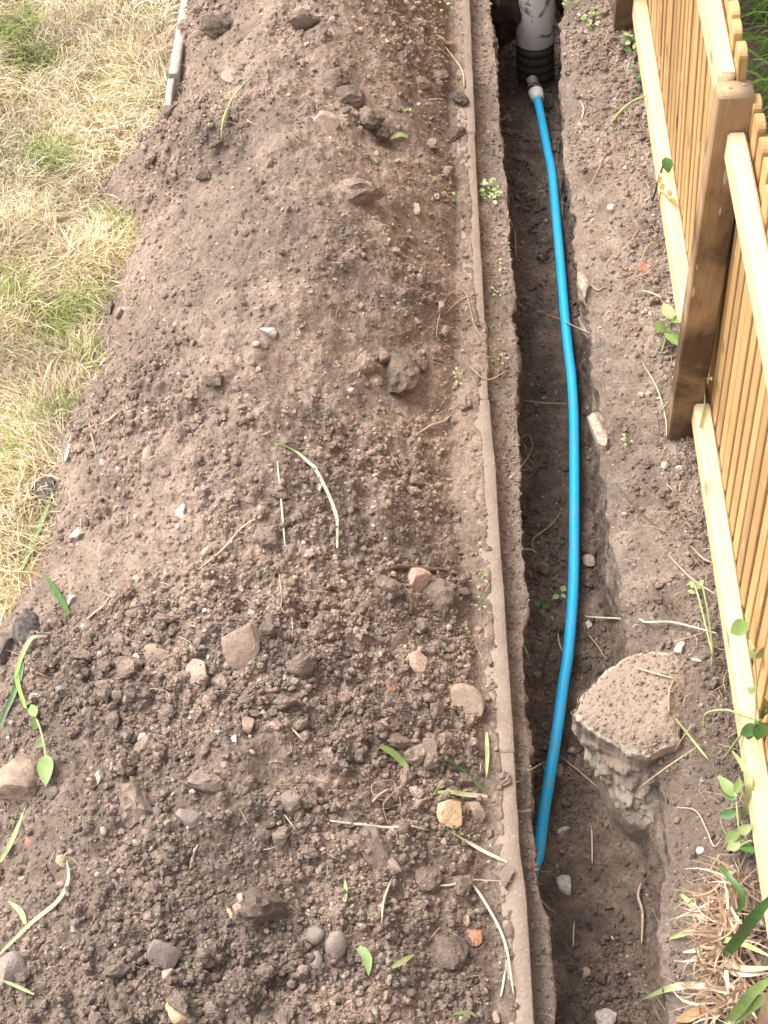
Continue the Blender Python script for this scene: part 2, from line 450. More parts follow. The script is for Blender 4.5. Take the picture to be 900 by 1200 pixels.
def heap_z(x, y, fine=True):
    xl = HEAP_L(y) + 0.05 * fbm2(x * 0 + 3.1, y, 5, 3, 5)
    xr = 0.105 + 0.03 * fbm2(x * 0 + 1.7, y, 2.6, 3, 9) - 0.035 * pbump(y, 470, 660, 0.1)
    s = (x - xl) / (xr - xl)
    crest = 0.50 + 0.10 * fbm2(x * 0 + 8.0, y, 1.3, 2, 21)
    side = np.where(s < crest, s / crest, (1 - s) / (1 - crest))
    side = np.clip(side, -0.5, 1)
    prof = np.where(side > 0, 1 - (1 - np.clip(side, 0, 1)) ** 1.75, side * 0.6)
    hmax = 0.205 + 0.05 * sstep(2.0, 3.6, y) + 0.03 * fbm2(x * 0 + 4.4, y, 2.0, 3, 31)
    z = prof * hmax
    m = sstep(0.0, 0.35, side)
    z = z + m * (0.035 * fbm2(x, y * 0.8, 3.2, 3, 41) + 0.026 * fbm2(x + y * 0.5, y - x * 0.4, 8, 4, 43) + 0.012 * fbm2(x, y, 21, 3, 45))
    # toe that thins out over the edging
    toe = 0.0015 + 0.0025 * fbm2(x, y, 9, 3, 51)
    er = EDGE_R(y)
    vis = 0.0175 + 0.006 * (2.2 - np.clip(y, 1, 3.5)) / 1.3 + 0.004 * fbm2(x * 0, y, 7, 4, 3)
    toe = toe - 0.03 * sstep(er - vis - 0.010, er - vis + 0.006, x) * (1 - edge_cover(y)) + 0.008 * edge_cover(y) - 0.010 * edge_cover(y) * sstep(er - 0.02, er + 0.03, x)
    z = np.where(s > crest, np.maximum(z, toe), z)
    z = z - 0.10 * sstep(er + 0.002 + 0.004 * fbm2(x, y, 30, 2, 91), er + 0.014, x)
    z = z - 0.15 * sstep(er - 0.014, er - 0.004, x) * (1 - sstep(0.05, 0.5, edge_cover(y)))
    # crumbs
    cr = 0.48 + 1.25 * fbm2(x, y, 2.7, 3, 61) + 0.6 * fbm2(x, y, 9, 3, 63)
    cr = np.clip(cr + 0.35 * (1 - sstep(1.4, 2.6, y)), 0.10, 1)
    cr = cr * sstep(-0.10, 0.10, side)
    cr = np.where(x > 0.10, cr * 0.22, cr)
    if fine:
        z = z + cr * (lumps(x, y, 0.085, 70, 0.30, 0.2, 0.45, 0.5) + lumps(x, y, 0.05, 71, 0.42, 0.25, 0.5, 0.6) + lumps(x, y, 0.026, 73, 0.6, 0.3, 0.58, 0.7) + 0.9 * lumps(x, y, 0.0145, 75, 0.75))
        z = z + 0.007 * fbm2(x, y, 40, 3, 81) * (0.5 + cr) + 0.0035 * fbm2(x, y, 120, 2, 83)
    return z, cr

ys = row_ys(0.0032, 0.0062)
xs = np.arange(-1.12, 0.186, 0.0036)
X, Y = np.meshgrid(xs, ys)
Z, CR = heap_z(X.ravel(), Y.ravel())
HV = np.stack([X.ravel(), Y.ravel(), Z], 1)
lawn_cut = HV[:, 2] > -0.06
HF = grid_faces(len(ys), len(xs))
HF = HF[lawn_cut[HF].all(1)]
heap = add_np('spoil_heap', HV, HF, M_HEAP, kind='structure')

# lawn on the far side of the heap
def lawn_z(x, y):
    return -0.006 + 0.018 * fbm2(x, y, 3, 3, 101) + 0.012 * fbm2(x, y, 14, 3, 103) + 0.004 * fbm2(x, y, 60, 2, 105)
lys = np.arange(Y0, Y1 + 0.01, 0.012); lxs = np.arange(-1.9, -0.3, 0.012)
LX, LY = np.meshgrid(lxs, lys)
LZ = lawn_z(LX.ravel(), LY.ravel())
LZ = LZ - 0.05 * sstep(0.03, 0.16, LX.ravel() - HEAP_L(LY.ravel()))
add_np('lawn', np.stack([LX.ravel(), LY.ravel(), LZ], 1), grid_faces(len(lys), len(lxs)), M_LAWN, kind='structure')

# line of the water pipe, which the trench floor carries
PIPE_PX = [(629, 112), (635.6, 144), (642, 178), (646.7, 200), (651, 244), (656, 300), (662, 370), (666, 410), (670, 444), (672.5, 489), (673, 544), (673, 600), (672.5, 667), (670.5, 711), (665.6, 767), (660.5, 800), (653, 855), (644, 911), (636.7, 955), (631, 1000)]
def pipe_z(py): return float(np.interp(py, (100, 140, 190, 300, 400, 700, 900, 1000), (-0.330, -0.330, -0.297, -0.258, -0.256, -0.252, -0.246, -0.240)))
pp = [at(a, b, pipe_z(b)) for a, b in PIPE_PX]
last = pp[-1] - pp[-2]; last.z = 0
pp += [Vector((pp[-1].x - 0.020, pp[-1].y - 0.10, -0.240)), Vector((pp[-1].x - 0.006, pp[-1].y - 0.5, -0.245)), Vector((pp[-1].x - 0.002, Y0 + 0.02, -0.25))]
_o = sorted((p.y, p.x, p.z) for p in pp)
PIPE_Y = np.array([a for a, b, c in _o]); PIPE_XV = np.array([b for a, b, c in _o]); PIPE_ZV = np.array([c for a, b, c in _o])
def near_pipe(x, y, m):
    return (np.abs(x - np.interp(y, PIPE_Y, PIPE_XV)) < m) & (y < PIPE_Y[-1] + 0.05)

# trench: swept cross-section from the edging to beyond the fence
XB = 1.75
seg_n = [26, 40, 92, 66, 92, 60]
tys = row_ys(0.0036, 0.0068)
er = EDGE_R(tys); ll = LIP_L(tys); lr = LIP_R(tys)
ll = ll + 0.008 * fbm2(tys * 0, tys, 16, 3, 7)
lr = lr + 0.014 * fbm2(tys * 0 + 2, tys, 12, 4, 8)
fz = -0.285 - 0.125 * sstep(3.5, 4.1, tys) + 0.02 * sstep(1.5, 1.0, tys) + 0.012 * fbm2(tys * 0, tys, 3, 2, 6)
cov = edge_cover(tys)
keys = [
    np.stack([er - 0.012, np.full_like(er, -0.030) + 0.028 * cov], 1),
    np.stack([ll, np.full_like(er, -0.042) + 0.006 * cov], 1),
    np.stack([ll - 0.004, fz + 0.01], 1),
    np.stack([lr - 0.006 + 0.022 * sstep(2.4, 3.2, tys) + 0.010 * fbm2(tys * 0 + 9, tys, 6, 3, 15), fz], 1),
    np.stack([lr, np.full_like(er, -0.012)], 1),
    np.stack([np.full_like(er, 0.66), np.full_like(er, 0.03)], 1),
    np.stack([np.full_like(er, XB), np.full_like(er, 0.0)], 1),
]
cols = []; zone = []
for k, n in enumerate(seg_n):
    tt = np.linspace(0, 1, n, endpoint=False)
    if k == len(seg_n) - 1: tt = np.linspace(0, 1, n) ** 1.4
    for a in tt:
        c = keys[k] * (1 - a) + keys[k + 1] * a
        if k == 0: c = c + np.array([0, -0.008 * math.sin(a * math.pi) ])
        if k == 2: c = c + np.array([0, -0.012 * math.sin(a * math.pi)])
        if k == 3: c = c + np.array([0.010 * math.sin(a * math.pi), 0])
        cols.append(c); zone.append(k + a)
P = np.stack(cols, 1)                                  # rows x cols x 2
P = P.copy()
for it in range(3):                                    # soften the arrises
    P[:, 1:-1] = 0.25 * P[:, :-2] + 0.5 * P[:, 1:-1] + 0.25 * P[:, 2:]
zone = np.array(zone)
_b = zone >= 4
P[:, _b, 1] -= 0.042 * np.exp(-np.maximum(P[:, _b, 0] - lr[:, None], 0) / 0.045)
_w = (zone >= 3) & (zone < 4)
P[:, _w, 1] -= 0.042 * (zone[_w] - 3)[None]
T3 = np.stack([P[:, :, 0], np.repeat(tys[:, None], P.shape[1], 1), P[:, :, 1]], 2)
du = np.gradient(T3, axis=1); dv = np.gradient(T3, axis=0)
N = np.cross(du, dv); N /= np.maximum(np.linalg.norm(N, axis=2, keepdims=True), 1e-9)
TV = T3.reshape(-1, 3); TN = N.reshape(-1, 3)
zf = np.repeat(zone[None, :], len(tys), 0).ravel()
wall = ((zf > 1) & (zf < 2)) | ((zf > 3) & (zf < 4))
floor = (zf >= 2) & (zf <= 3)
bank = zf > 4
ledge = zf < 1
amp = np.where(wall, 0.011, np.where(floor, 0.016, np.where(bank, 0.016, 0.010)))
st = TV * np.array([1, 1, 1.0])
st[wall] *= np.array([1, 0.75, 1.6])
d = amp * fbm3(st, 13, 4, 3, 0.55)
d = d + np.where(bank, 0.026 * fbm3(TV, 4.5, 3, 33) + 0.014 * fbm3(TV, 11, 3, 35), 0) + np.where(wall, 0.008 * fbm3(TV * np.array([1, 3.0, 0.8]), 22, 3, 37), 0)
cb = np.clip(0.45 + 1.0 * fbm2(TV[:, 0], TV[:, 1], 5, 3, 131), 0.05, 1)
nearf = sstep(0.50, 0.60, TV[:, 0])
cb = np.where(bank, np.clip(cb * 0.8 + 0.5 * nearf, 0, 1), np.where(floor, cb * 0.8, np.where(ledge, cb * 0.5, 0)))
d = d + cb * (0.9 * lumps(TV[:, 0], TV[:, 1], 0.034, 141, 0.45, 0.25, 0.55, 0.6) + lumps(TV[:, 0], TV[:, 1], 0.016, 143, 0.7))
d = d + 0.004 * fbm3(TV, 55, 3, 151)
lp = at(812, 815, 0.02); lq = at(800, 925, 0.0)
d = d - np.where(zf > 3.6, 0.018 * np.exp(-((TV[:, 0] - lq.x) / 0.075) ** 2 - ((TV[:, 1] - lq.y) / 0.11) ** 2), 0)
d = d + np.where(bank, 0.030 * np.exp(-((TV[:, 0] - lp.x - 0.02) / 0.075) ** 2 - ((TV[:, 1] - lp.y) / 0.17) ** 2), 0)
TVd = TV + TN * d[:, None] * sstep(0.0, 0.25, zf)[:, None]
inner = (zf > 1.6) & (zf < 3.6) & near_pipe(TVd[:, 0], TVd[:, 1], 0.021)
TVd[inner, 2] = np.minimum(TVd[inner, 2], np.interp(TVd[inner, 1], PIPE_Y, PIPE_ZV) - 0.004)
TF = grid_faces(len(tys), P.shape[1])
nc = P.shape[1]
colz = np.repeat(zone[None, :-1], len(tys) - 1, 0).ravel()
def sub(name, mask, mat):
    f = TF[mask]; u, inv = np.unique(f, return_inverse=True)
    return add_np(name, TVd[u], inv.reshape(-1, 4), mat, kind='structure')
o_ledge = sub('trench_ledge', colz < 1, M_BANK)
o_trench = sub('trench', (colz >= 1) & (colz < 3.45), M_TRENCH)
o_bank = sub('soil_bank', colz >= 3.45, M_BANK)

# sheet to the horizon with an opening for the modelled strip; earth ends of the trench
def ground_sheet():
    x0, x1, y0, y1, B = -1.89, XB - 0.01, Y0 + 0.01, Y1 - 0.02, 120
    g = [-B, x0, x1, B]; h = [-B, y0, y1, B]
    v = [(a, b, -0.02) for b in h for a in g]
    f = [(j * 4 + i, j * 4 + i + 1, (j + 1) * 4 + i + 1, (j + 1) * 4 + i) for j in range(3) for i in range(3) if not (i == 1 and j == 1)]
    v += [(x0, y0, -0.6), (x1, y0, -0.6), (x0, y1, -0.6), (x1, y1, -0.6)]
    f += [(5, 6, 17, 16), (10, 9, 18, 19)]
    return add_np('ground', np.array(v), np.array(f), M_LAWN, smooth=False, kind='structure')
ground_sheet()
bpy.context.view_layer.update()

TERR = [heap, o_ledge, o_trench, o_bank]
ORG = Vector((0, 0, CAM_H))
def hit(px, py):
    """point of the ground that a line of sight meets, its normal and depth"""
    d = ray(px, py); best = None
    for o in TERR:
        ok, loc, nor, _ = o.ray_cast(ORG, d)
        if ok and (best is None or (loc - ORG).length < best[2]): best = (loc.copy(), nor.copy(), (loc - ORG).length)
    if best is None or (best[0].x < -0.5 and best[0].z < -0.03):
        p = at(px, py, 0.0); best = (p, Vector((0, 0, 1)), (p - ORG).length)
    return best
def drop(x, y):
    best = None
    for o in TERR:
        ok, loc, nor, _ = o.ray_cast(Vector((x, y, 1.5)), Vector((0, 0, -1)))
        if ok and (best is None or loc.z > best[0].z): best = (loc.copy(), nor.copy())
    return best
def frame_px(p):
    q = RM.transposed() @ (Vector(p) - ORG)
    return 450 + FPX * q.x / -q.z, 600 - FPX * q.y / -q.z

# ------------------------------------------------------------------ crumbs (uncountable)
def ico(sub_):
    bm = bmesh.new(); bmesh.ops.create_icosphere(bm, subdivisions=sub_, radius=1)
    v = np.array([q.co[:] for q in bm.verts]); f = np.array([[q.index for q in p.verts] for p in bm.faces]); bm.free()
    return v, f
ICO1 = ico(1)
def rand_rot(n):
    q = RNG.normal(size=(n, 4)); q /= np.linalg.norm(q, axis=1, keepdims=True)
    a, b, c, d_ = q.T
    return np.stack([np.stack([1 - 2 * (c * c + d_ * d_), 2 * (b * c - a * d_), 2 * (b * d_ + a * c)], 1),
                     np.stack([2 * (b * c + a * d_), 1 - 2 * (b * b + d_ * d_), 2 * (c * d_ - a * b)], 1),
                     np.stack([2 * (b * d_ - a * c), 2 * (c * d_ + a * b), 1 - 2 * (b * b + c * c)], 1)], 1)
def scatter_pts(V, F, weight, n):
    q = V[F]
    nrm = np.cross(q[:, 2] - q[:, 0], q[:, 3] - q[:, 1]); ar = 0.5 * np.linalg.norm(nrm, axis=1)
    p = ar * weight; p /= p.sum()
    idx = RNG.choice(len(F), n, p=p)
    uv = RNG.random((n, 2)); a = uv[:, :1]; b = uv[:, 1:]
    pos = (q[idx, 0] * (1 - a) + q[idx, 1] * a) * (1 - b) + (q[idx, 3] * (1 - a) + q[idx, 2] * a) * b
    return pos, nrm[idx] / np.maximum(np.linalg.norm(nrm[idx], axis=1, keepdims=True), 1e-9)
def crumbs(name, pos, nor, rad, mat, label, cat, pale=0.03):
    n = len(pos); bv, bf = ICO1
    v = bv[None] * RNG.uniform(0.68, 1.25, (n, 12, 1)) * RNG.uniform(0.62, 1.2, (n, 1, 3))
    v = np.einsum('nij,nkj->nki', rand_rot(n), v) * rad[:, None, None]
    v = v + (pos + nor * (rad * RNG.uniform(-0.25, 0.5, n))[:, None])[:, None]
    tint = RNG.uniform(0.92, 1.48, (n, 1)) * np.array([[1, 1, 1]]) * RNG.uniform(0.95, 1.05, (n, 3))
    pl = RNG.random(n) < pale
    tint[pl] *= RNG.uniform(1.35, 2.1, (pl.sum(), 1)) * np.array([1.0, 1.06, 1.12])
    f = bf[None] + (np.arange(n) * 12)[:, None, None]
    o = add_np(name, v.reshape(-1, 3), f.reshape(-1, 3), mat, smooth=False, attr=np.repeat(tint, 12, 0), kind='stuff')
    tag(o, label, cat)
    return o
def in_view(p, m=40):
    q = (p - np.array([0, 0, CAM_H])) @ np.array(RM)
    x = 450 + FPX * q[:, 0] / -q[:, 2]; y = 600 - FPX * q[:, 1] / -q[:, 2]
    return (x > -m) & (x < 900 + m) & (y > -m) & (y < 1200 + m)
def sizes(n, lo, hi, k=1.7):
    u = RNG.random(n); return (lo ** -k + u * (hi ** -k - lo ** -k)) ** (-1 / k)

fc = HV[HF].mean(1)
hw = (CR[HF].mean(1) ** 2.0 * 1.0 + 0.05) * in_view(fc) * (fc[:, 2] > -0.02)
hw *= np.where(fc[:, 0] > EDGE_R(fc[:, 1]) - 0.03, 0.12, 1)
hw *= 1.0 + 0.9 * (fc[:, 1] < 1.9)
pos, nor = scatter_pts(HV, HF, hw + 0.16 * in_view(fc) * (fc[:, 2] > -0.02), 52000)
crumbs('soil_crumbs', pos, nor, sizes(52000, 0.0019, 0.0105), M_CRUMB, 'loose brown soil crumbs covering the long spoil heap', 'soil', 0.045)
fc = TVd[TF].mean(1); cz = colz
cbf = cb[TF].mean(1)
def tscatter(name, sel, n, lo, hi, mat, label, pale):
    wgt = np.where(sel, cbf ** 1.3 + 0.08, 0) * in_view(fc) * ~((fc[:, 2] < -0.1) & near_pipe(fc[:, 0], fc[:, 1], 0.022))
    p_, n_ = scatter_pts(TVd, TF, wgt, n)
    crumbs(name, p_, n_, sizes(n, lo, hi), mat, label, 'soil', pale)
tscatter('trench_crumbs', (cz > 1.95) & (cz < 3.1), 9000, 0.002, 0.010, M_TCRUMB, 'dark loose crumbs of earth along the trench floor', 0.02)
tscatter('bank_crumbs', (cz > 4.05) & (fc[:, 0] < 0.72), 15000, 0.002, 0.010, M_BCRUMB, 'greyish crumbs of soil on the bank between trench and fence', 0.05)
tscatter('ledge_crumbs', (cz < 1.0), 2600, 0.0018, 0.006, M_BCRUMB, 'small soil crumbs on the narrow ledge beside the edging', 0.03)

# ------------------------------------------------------------------ clods and stones
def rock_mesh(name, seed, kind, mat):
    v, f = ico(3)
    r = np.random.default_rng(seed)
    v = v.copy()
    if kind in ('stone', 'slab', 'chip'):
        for k in range({'stone': 10, 'slab': 7, 'chip': 7}[kind]):
            n = r.normal(size=3); n /= np.linalg.norm(n); dcut = r.uniform(0.40, 0.80)
            t = v @ n; over = np.maximum(t - dcut, 0); v -= over[:, None] * n
    s = r.uniform(0, 50)
    if kind == 'clod':
        v *= (1 + 0.42 * fbm3(v + s, 1.4, 3, seed) + 0.42 * fbm3(v + s, 4.2, 3, seed + 5, 0.65))[:, None]
        for k in range(4):
            n = r.normal(size=3); n /= np.linalg.norm(n); t = v @ n; v -= np.maximum(t - r.uniform(0.45, 0.75), 0)[:, None] * n * 0.7
    elif kind == 'pebble':
        v *= (1 + 0.22 * fbm3(v + s, 1.3, 3, seed))[:, None]
    else:
        v *= (1 + 0.10 * fbm3(v + s, 3.2, 4, seed, 0.6))[:, None]
    if kind in ('slab', 'chip'):
        v[:, 2] *= 0.22 if kind == 'slab' else 0.4
    else:
        v *= np.array([1.0, r.uniform(0.72, 0.95), r.uniform(0.6, 0.8)])
    ext = (v[:, :2].max(0) - v[:, :2].min(0)) / 2
    v /= ext.max()
    return mesh_np(name, v, f, mat, smooth=kind == 'pebble')

CLODS = [rock_mesh('soil_clod', 200 + i, 'clod', M_CLOD) for i in range(9)]
def align(nor, spin, tilt=0.0):
    q = Vector((0, 0, 1)).rotation_difference(nor)
    return q @ Quaternion((0, 0, 1), spin) @ Quaternion((1, 0, 0), tilt)

def rock(name, px, py, wpx, hpx, kind, mat, label, cat, spin=None, tilt=0.0, seed=None, sink=0.36, up=None):
    loc, nor, dep = hit(px, py)
    a = wpx * dep / FPX / 2; b = hpx * dep / FPX / 2 / (0.82 if kind != 'slab' else 0.85)
    sd_ = seed if seed is not None else int(px * 7 + py * 13)
    me = rock_mesh(name, sd_, kind, mat if not isinstance(mat, str) else M_ST[mat])
    vv = np.zeros(len(me.vertices) * 3, np.float32); me.vertices.foreach_get('co', vv); vv = vv.reshape(-1, 3)
    if kind == 'slab': thick = 0.30 * min(a, b) / 0.22
    elif kind == 'chip': thick = 0.45 * min(a, b) / 0.4
    else: thick = (a + b) / 2
    e = (vv[:, :2].max(0) - vv[:, :2].min(0)) / 2
    vv = vv * np.array([a / e[0], b / e[1], thick])
    me.vertices.foreach_set('co', vv.astype(np.float32).ravel()); me.update()
    nn = Vector(up).normalized() if up else (nor + Vector((0, -0.1, 1.2))).normalized()
    zt = float(vv[:, 2].max())
    o = add_mesh(name, me, loc + nn * zt * (1 - 2 * sink) , rot=align(nn, spin or 0.0, tilt))
    return tag(o, label, cat)

R = rock
R('stone_slab', 282, 753, 46, 50, 'slab', 'beige', 'flat beige stone slab propped at a slant on the middle of the heap', 'stone', -0.5, 0.35, 5, 0.1)
R('stone_slab', 187, 763, 40, 22, 'slab', 'beige', 'small flat tan slab left of the slanted beige slab', 'stone', 0.3, 0.1, 8)
R('stone_slab', 233, 787, 30, 28, 'slab', 'pink', 'reddish flat shard just below left of the slanted beige slab', 'stone', -0.6, 0.2, 12)
R('stone', 490, 774, 25, 30, 'stone', 'pink', 'pinkish faceted stone low on the right slope of the heap near the concrete edging', 'stone', 0.5, seed=3)
R('stone', 545, 828, 36, 40, 'stone', 'tan', 'rounded tan stone at the toe of the heap touching the concrete edging', 'stone', 0.6, seed=4)
R('soil_clod', 515, 699, 48, 44, 'clod', M_CLOD, 'large lumpy brown clod beside a pink stone at the toe of the heap', 'soil clod', seed=31)
R('stone', 487, 682, 38, 26, 'stone', 'pink', 'dusty pink stone leaning on the large clod below the bark piece', 'stone', 0.2, seed=33)
R('stone', 529, 952, 30, 27, 'stone', 'yellow', 'yellowish broken stone at the tip of a dry blade near the edging', 'stone', seed=14)
R('stone', 558, 951, 27, 24, 'stone', 'tan', 'rounded grey tan stone right beside the yellowish stone', 'stone', seed=15)
R('stone_slab', 434, 994, 34, 48, 'slab', 'dark', 'dark flat slab lying below the long white straw', 'stone', 0.6, 0.1, 16)
R('soil_clod', 527, 1118, 40, 34, 'clod', M_DCLOD, 'rounded dark clod low on the heap near a red chip', 'soil clod', seed=41)
R('brick_chip', 556, 1097, 18, 19, 'chip', 'brick', 'dull red brick chip at the lower right of the heap', 'brick chip', seed=42)
R('stone', 23, 918, 50, 46, 'stone', 'flint', 'broken brown and white stone at the left edge of the heap', 'stone', seed=43)
R('charred_lump', 55, 577, 38, 36, 'clod', 'char', 'black charred lump at the lawn edge beside a green blade', 'charred lump', seed=44)
R('charred_lump', 33, 741, 34, 42, 'pebble', 'char', 'round black lump among grass stems at the lower left', 'charred lump', seed=45)
R('stone', 5, 765, 26, 36, 'stone', 'grey', 'grey stone at the far left beside the round black lump', 'stone', seed=46)
R('stone', 92, 626, 17, 14, 'stone', 'white', 'pale grey nugget right of the charred lump', 'stone', seed=47)
R('chalk', 46, 630, 26, 12, 'chip', 'white', 'white flake on the lawn edge under the charred lump', 'stone', seed=48)
R('soil_clod', 160, 943, 42, 46, 'clod', M_CLOD, 'big round clod at lower left with a grey pebble beside it', 'soil clod', seed=49)
R('stone', 222, 958, 30, 20, 'stone', 'grey', 'grey wedge shaped stone right of the big round clod', 'stone', seed=50)
R('pebble', 183, 952, 13, 12, 'pebble', 'grey', 'small grey pebble between the big round clod and grey wedge', 'pebble', seed=51)
R('stone_slab', 92, 1086, 29, 21, 'slab', 'grey', 'flat pale grey stone low on the left of the heap', 'stone', 0.2, 0.05, 52)
R('stone_slab', 194, 1118, 34, 34, 'slab', 'grey', 'tilted grey slab against a clod at the bottom left', 'stone', 0.8, 0.3, 53)
R('stone', 12, 1140, 36, 34, 'stone', 'grey', 'grey faceted stone at the left margin near the bottom', 'stone', seed=54)
R('stone_slab', 240, 1128, 26, 14, 'slab', 'grey', 'small flat grey stone at the bottom right of the tilted slab', 'stone', 0, 0.05, 55)
R('stone', 210, 1184, 30, 26, 'stone', 'yellow', 'yellow crusted stone at the bottom edge of the heap', 'stone', seed=56, sink=0.7)
R('soil_clod', 306, 1066, 58, 44, 'clod', M_CLOD, 'largest brown clod near the bottom of the heap above rounded stones', 'soil clod', seed=57)
R('pebble', 174, 535, 13, 23, 'pebble', 'beige', 'oval beige pebble on the left slope of the heap', 'pebble', seed=58)
R('stone', 213, 602, 13, 18, 'stone', 'white', 'pale cream stone on the left slope below the oval pebble', 'stone', seed=59)
R('stone', 316, 389, 20, 13, 'stone', 'white', 'small white stone on the crest of the heap', 'stone', seed=60)
R('stone', 380, 145, 34, 20, 'stone', 'tan', 'smooth brown stone on the far crest of the heap', 'stone', seed=61)
R('stone', 268, 91, 20, 20, 'stone', 'beige', 'pale angular stone far up the heap near a green stalk', 'stone', seed=62)
R('soil_clod', 420, 228, 58, 28, 'clod', M_CLOD, 'long ledge of caked soil jutting from the far heap', 'soil clod', seed=63)
R('stone', 488, 245, 13, 14, 'stone', 'tan', 'small cube shaped stone below the ledge of caked soil', 'stone', seed=64)
R('soil_clod', 466, 438, 46, 52, 'clod', M_DCLOD, 'tall dark clod in the middle of the right slope', 'soil clod', seed=65)
R('soil_clod', 543, 473, 20, 19, 'clod', M_CLOD, 'single round clod at the toe beside a green sprig', 'soil clod', seed=66)
R('soil_clod', 540, 118, 24, 20, 'clod', M_DCLOD, 'dark clod resting against the far concrete edging', 'soil clod', seed=67)
R('stone', 516, 360, 15, 14, 'stone', 'beige', 'cream pebble with roots near the covered edging', 'stone', seed=68)
R('pebble', 370, 1096, 23, 18, 'pebble', 'grey', 'smooth oval pebble below the largest clod', 'pebble', seed=69)
R('pebble', 393, 1107, 26, 27, 'pebble', 'grey', 'biggest rounded grey stone at the bottom middle of the heap', 'stone', seed=70)
R('pebble', 371, 1127, 14, 20, 'pebble', 'grey', 'upright egg shaped pebble below two rounded stones', 'pebble', seed=71)
R('brick_chip', 32, 987, 14, 10, 'chip', 'brick', 'bright orange brick chip at the left margin', 'brick chip', seed=72)
R('brick_chip', 269, 1070, 17, 11, 'chip', 'yellow', 'small orange chip left of the largest clod', 'stone', seed=73)
R('brick_chip', 458, 805, 13, 11, 'chip', 'brick', 'small red chip on the heap below the pinkish faceted stone', 'brick chip', seed=74)
R('stone', 478, 884, 19, 13, 'stone', 'white', 'cream wedge stone next to a curved green blade', 'stone', seed=75)
R('stone', 503, 880, 20, 26, 'stone', 'dark', 'dark upright stone right of the cream wedge stone', 'stone', seed=76)
R('stone', 592, 1028, 20, 26, 'stone', 'grey', 'grey stone jammed against the near edging beside a straw', 'stone', seed=77)
R('stone', 292, 848, 16, 16, 'stone', 'pink', 'small pale pink stone on the middle of the lower heap', 'stone', seed=78)
R('stone', 117, 912, 12, 14, 'stone', 'white', 'small white lump above the big round clod', 'stone', seed=79)
R('pebble', 187, 883, 12, 10, 'pebble', 'grey', 'flat oval pebble on the lower left slope', 'pebble', seed=80)
R('stone', 72, 1010, 14, 15, 'stone', 'yellow', 'small cream stone above a withered blade at left', 'stone', seed=81)
R('stone', 310, 631, 30, 22, 'clod', M_CLOD, 'wide clod beside the upright white straw', 'soil clod', seed=82)
R('soil_clod', 312, 742, 30, 26, 'clod', M_DCLOD, 'dark round clod behind the slanted beige slab', 'soil clod', seed=83)
R('stone_slab', 465, 755, 26, 26, 'slab', 'dark', 'brown flat shard above the pinkish faceted stone', 'stone', 0.5, 0.4, 84)
for (a, b, wd, hg, lab, sd_) in (
        (395, 92, 34, 24, 'dark rough clod highest in the row on the far right slope', 151), (412, 118, 38, 28, 'broad dark clod second in the row on the far right slope', 152),
        (432, 140, 34, 26, 'dark clod third in the row on the far right slope', 153), (446, 160, 24, 18, 'small dark clod lowest in the row on the far right slope', 154),
        (492, 100, 22, 18, 'crumbly clod high on the slope near the far edging', 155), (516, 92, 20, 17, 'dark clod by the bent straw near the far edging', 156),
        (534, 158, 24, 20, 'knobbly dark clod below the one against the far edging', 157), (505, 172, 18, 15, 'small clod left of the knobbly dark clod', 158),
        (428, 428, 26, 22, 'rough clod left of the tall dark clod', 159), (446, 418, 20, 18, 'pale lumpy clod behind the tall dark clod', 160), (440, 446, 18, 14, 'small clod at the foot of the tall dark clod', 161),
        (490, 428, 24, 16, 'dark flat clod right of the tall dark clod', 162), (255, 32, 42, 24, 'dark broken clod high up at the far left of the heap', 163),
        (355, 30, 36, 22, 'dark clod on the far crest near the top of the picture', 164), (240, 205, 22, 16, 'dark clod with a pale chip on the far left slope', 165),
        (455, 690, 34, 24, 'crumbly clod left of the dusty pink stone', 166), (240, 918, 46, 26, 'wide caked clod above the grey wedge shaped stone', 167),
        (590, 915, 20, 18, 'tan clod at the near toe above the yellowish stone', 168), (500, 1030, 34, 30, 'lumpy clod left of the bent white straw', 169), (540, 1040, 30, 24, 'clod under the bent white straw', 170)):
    R('soil_clod', a, b, wd, hg, 'clod', M_DCLOD if 'dark' in lab[:12] else M_CLOD, lab, 'soil clod', seed=sd_, sink=0.3)
# in the trench
R('stone', 663, 1037, 18, 22, 'stone', 'white', 'white angular stone on the near trench floor', 'stone', 0.4, seed=90)
R('stone', 711, 1192, 25, 20, 'stone', 'white', 'rough grey white stone at the bottom edge of the trench', 'stone', seed=91)
R('pebble', 655, 904, 12, 15, 'pebble', 'pink', 'pinkish pebble against the blue pipe', 'pebble', seed=92)
R('chalk', 659, 973, 20, 8, 'chip', 'white', 'curved white shard on the trench floor right of the pipe', 'stone', 0.3, seed=93)
R('stone_slab', 690, 658, 14, 15, 'slab', 'tan', 'triangular tan chip right of the pipe in the trench', 'stone', seed=94)
R('stone', 689, 733, 9, 10, 'stone', 'white', 'white nugget right of the pipe near a twig', 'stone', seed=95)
R('stone', 634, 662, 18, 12, 'stone', 'dark', 'dark rough stone left of the pipe', 'stone', seed=96)
R('stone', 629, 791, 10, 7, 'stone', 'tan', 'small tan stone by the left trench wall', 'stone', seed=97)
R('pebble', 686, 1139, 12, 12, 'pebble', 'tan', 'half buried round pebble on the near trench floor', 'pebble', seed=98, sink=0.6)
R('soil_clod', 625, 262, 13, 14, 'clod', M_TRENCH, 'dark clod at the far left of the trench floor', 'soil clod', seed=99)
R('soil_clod', 636, 302, 15, 14, 'clod', M_TRENCH, 'round dark clod left of the far pipe', 'soil clod', seed=100)
R('soil_clod', 619, 155, 9, 10, 'clod', M_TRENCH, 'small clod just below the pipe coupling', 'soil clod', seed=101)
R('soil_clod', 663, 545, 16, 18, 'clod', M_TRENCH, 'clod tucked under the left side of the pipe', 'soil clod', seed=102)
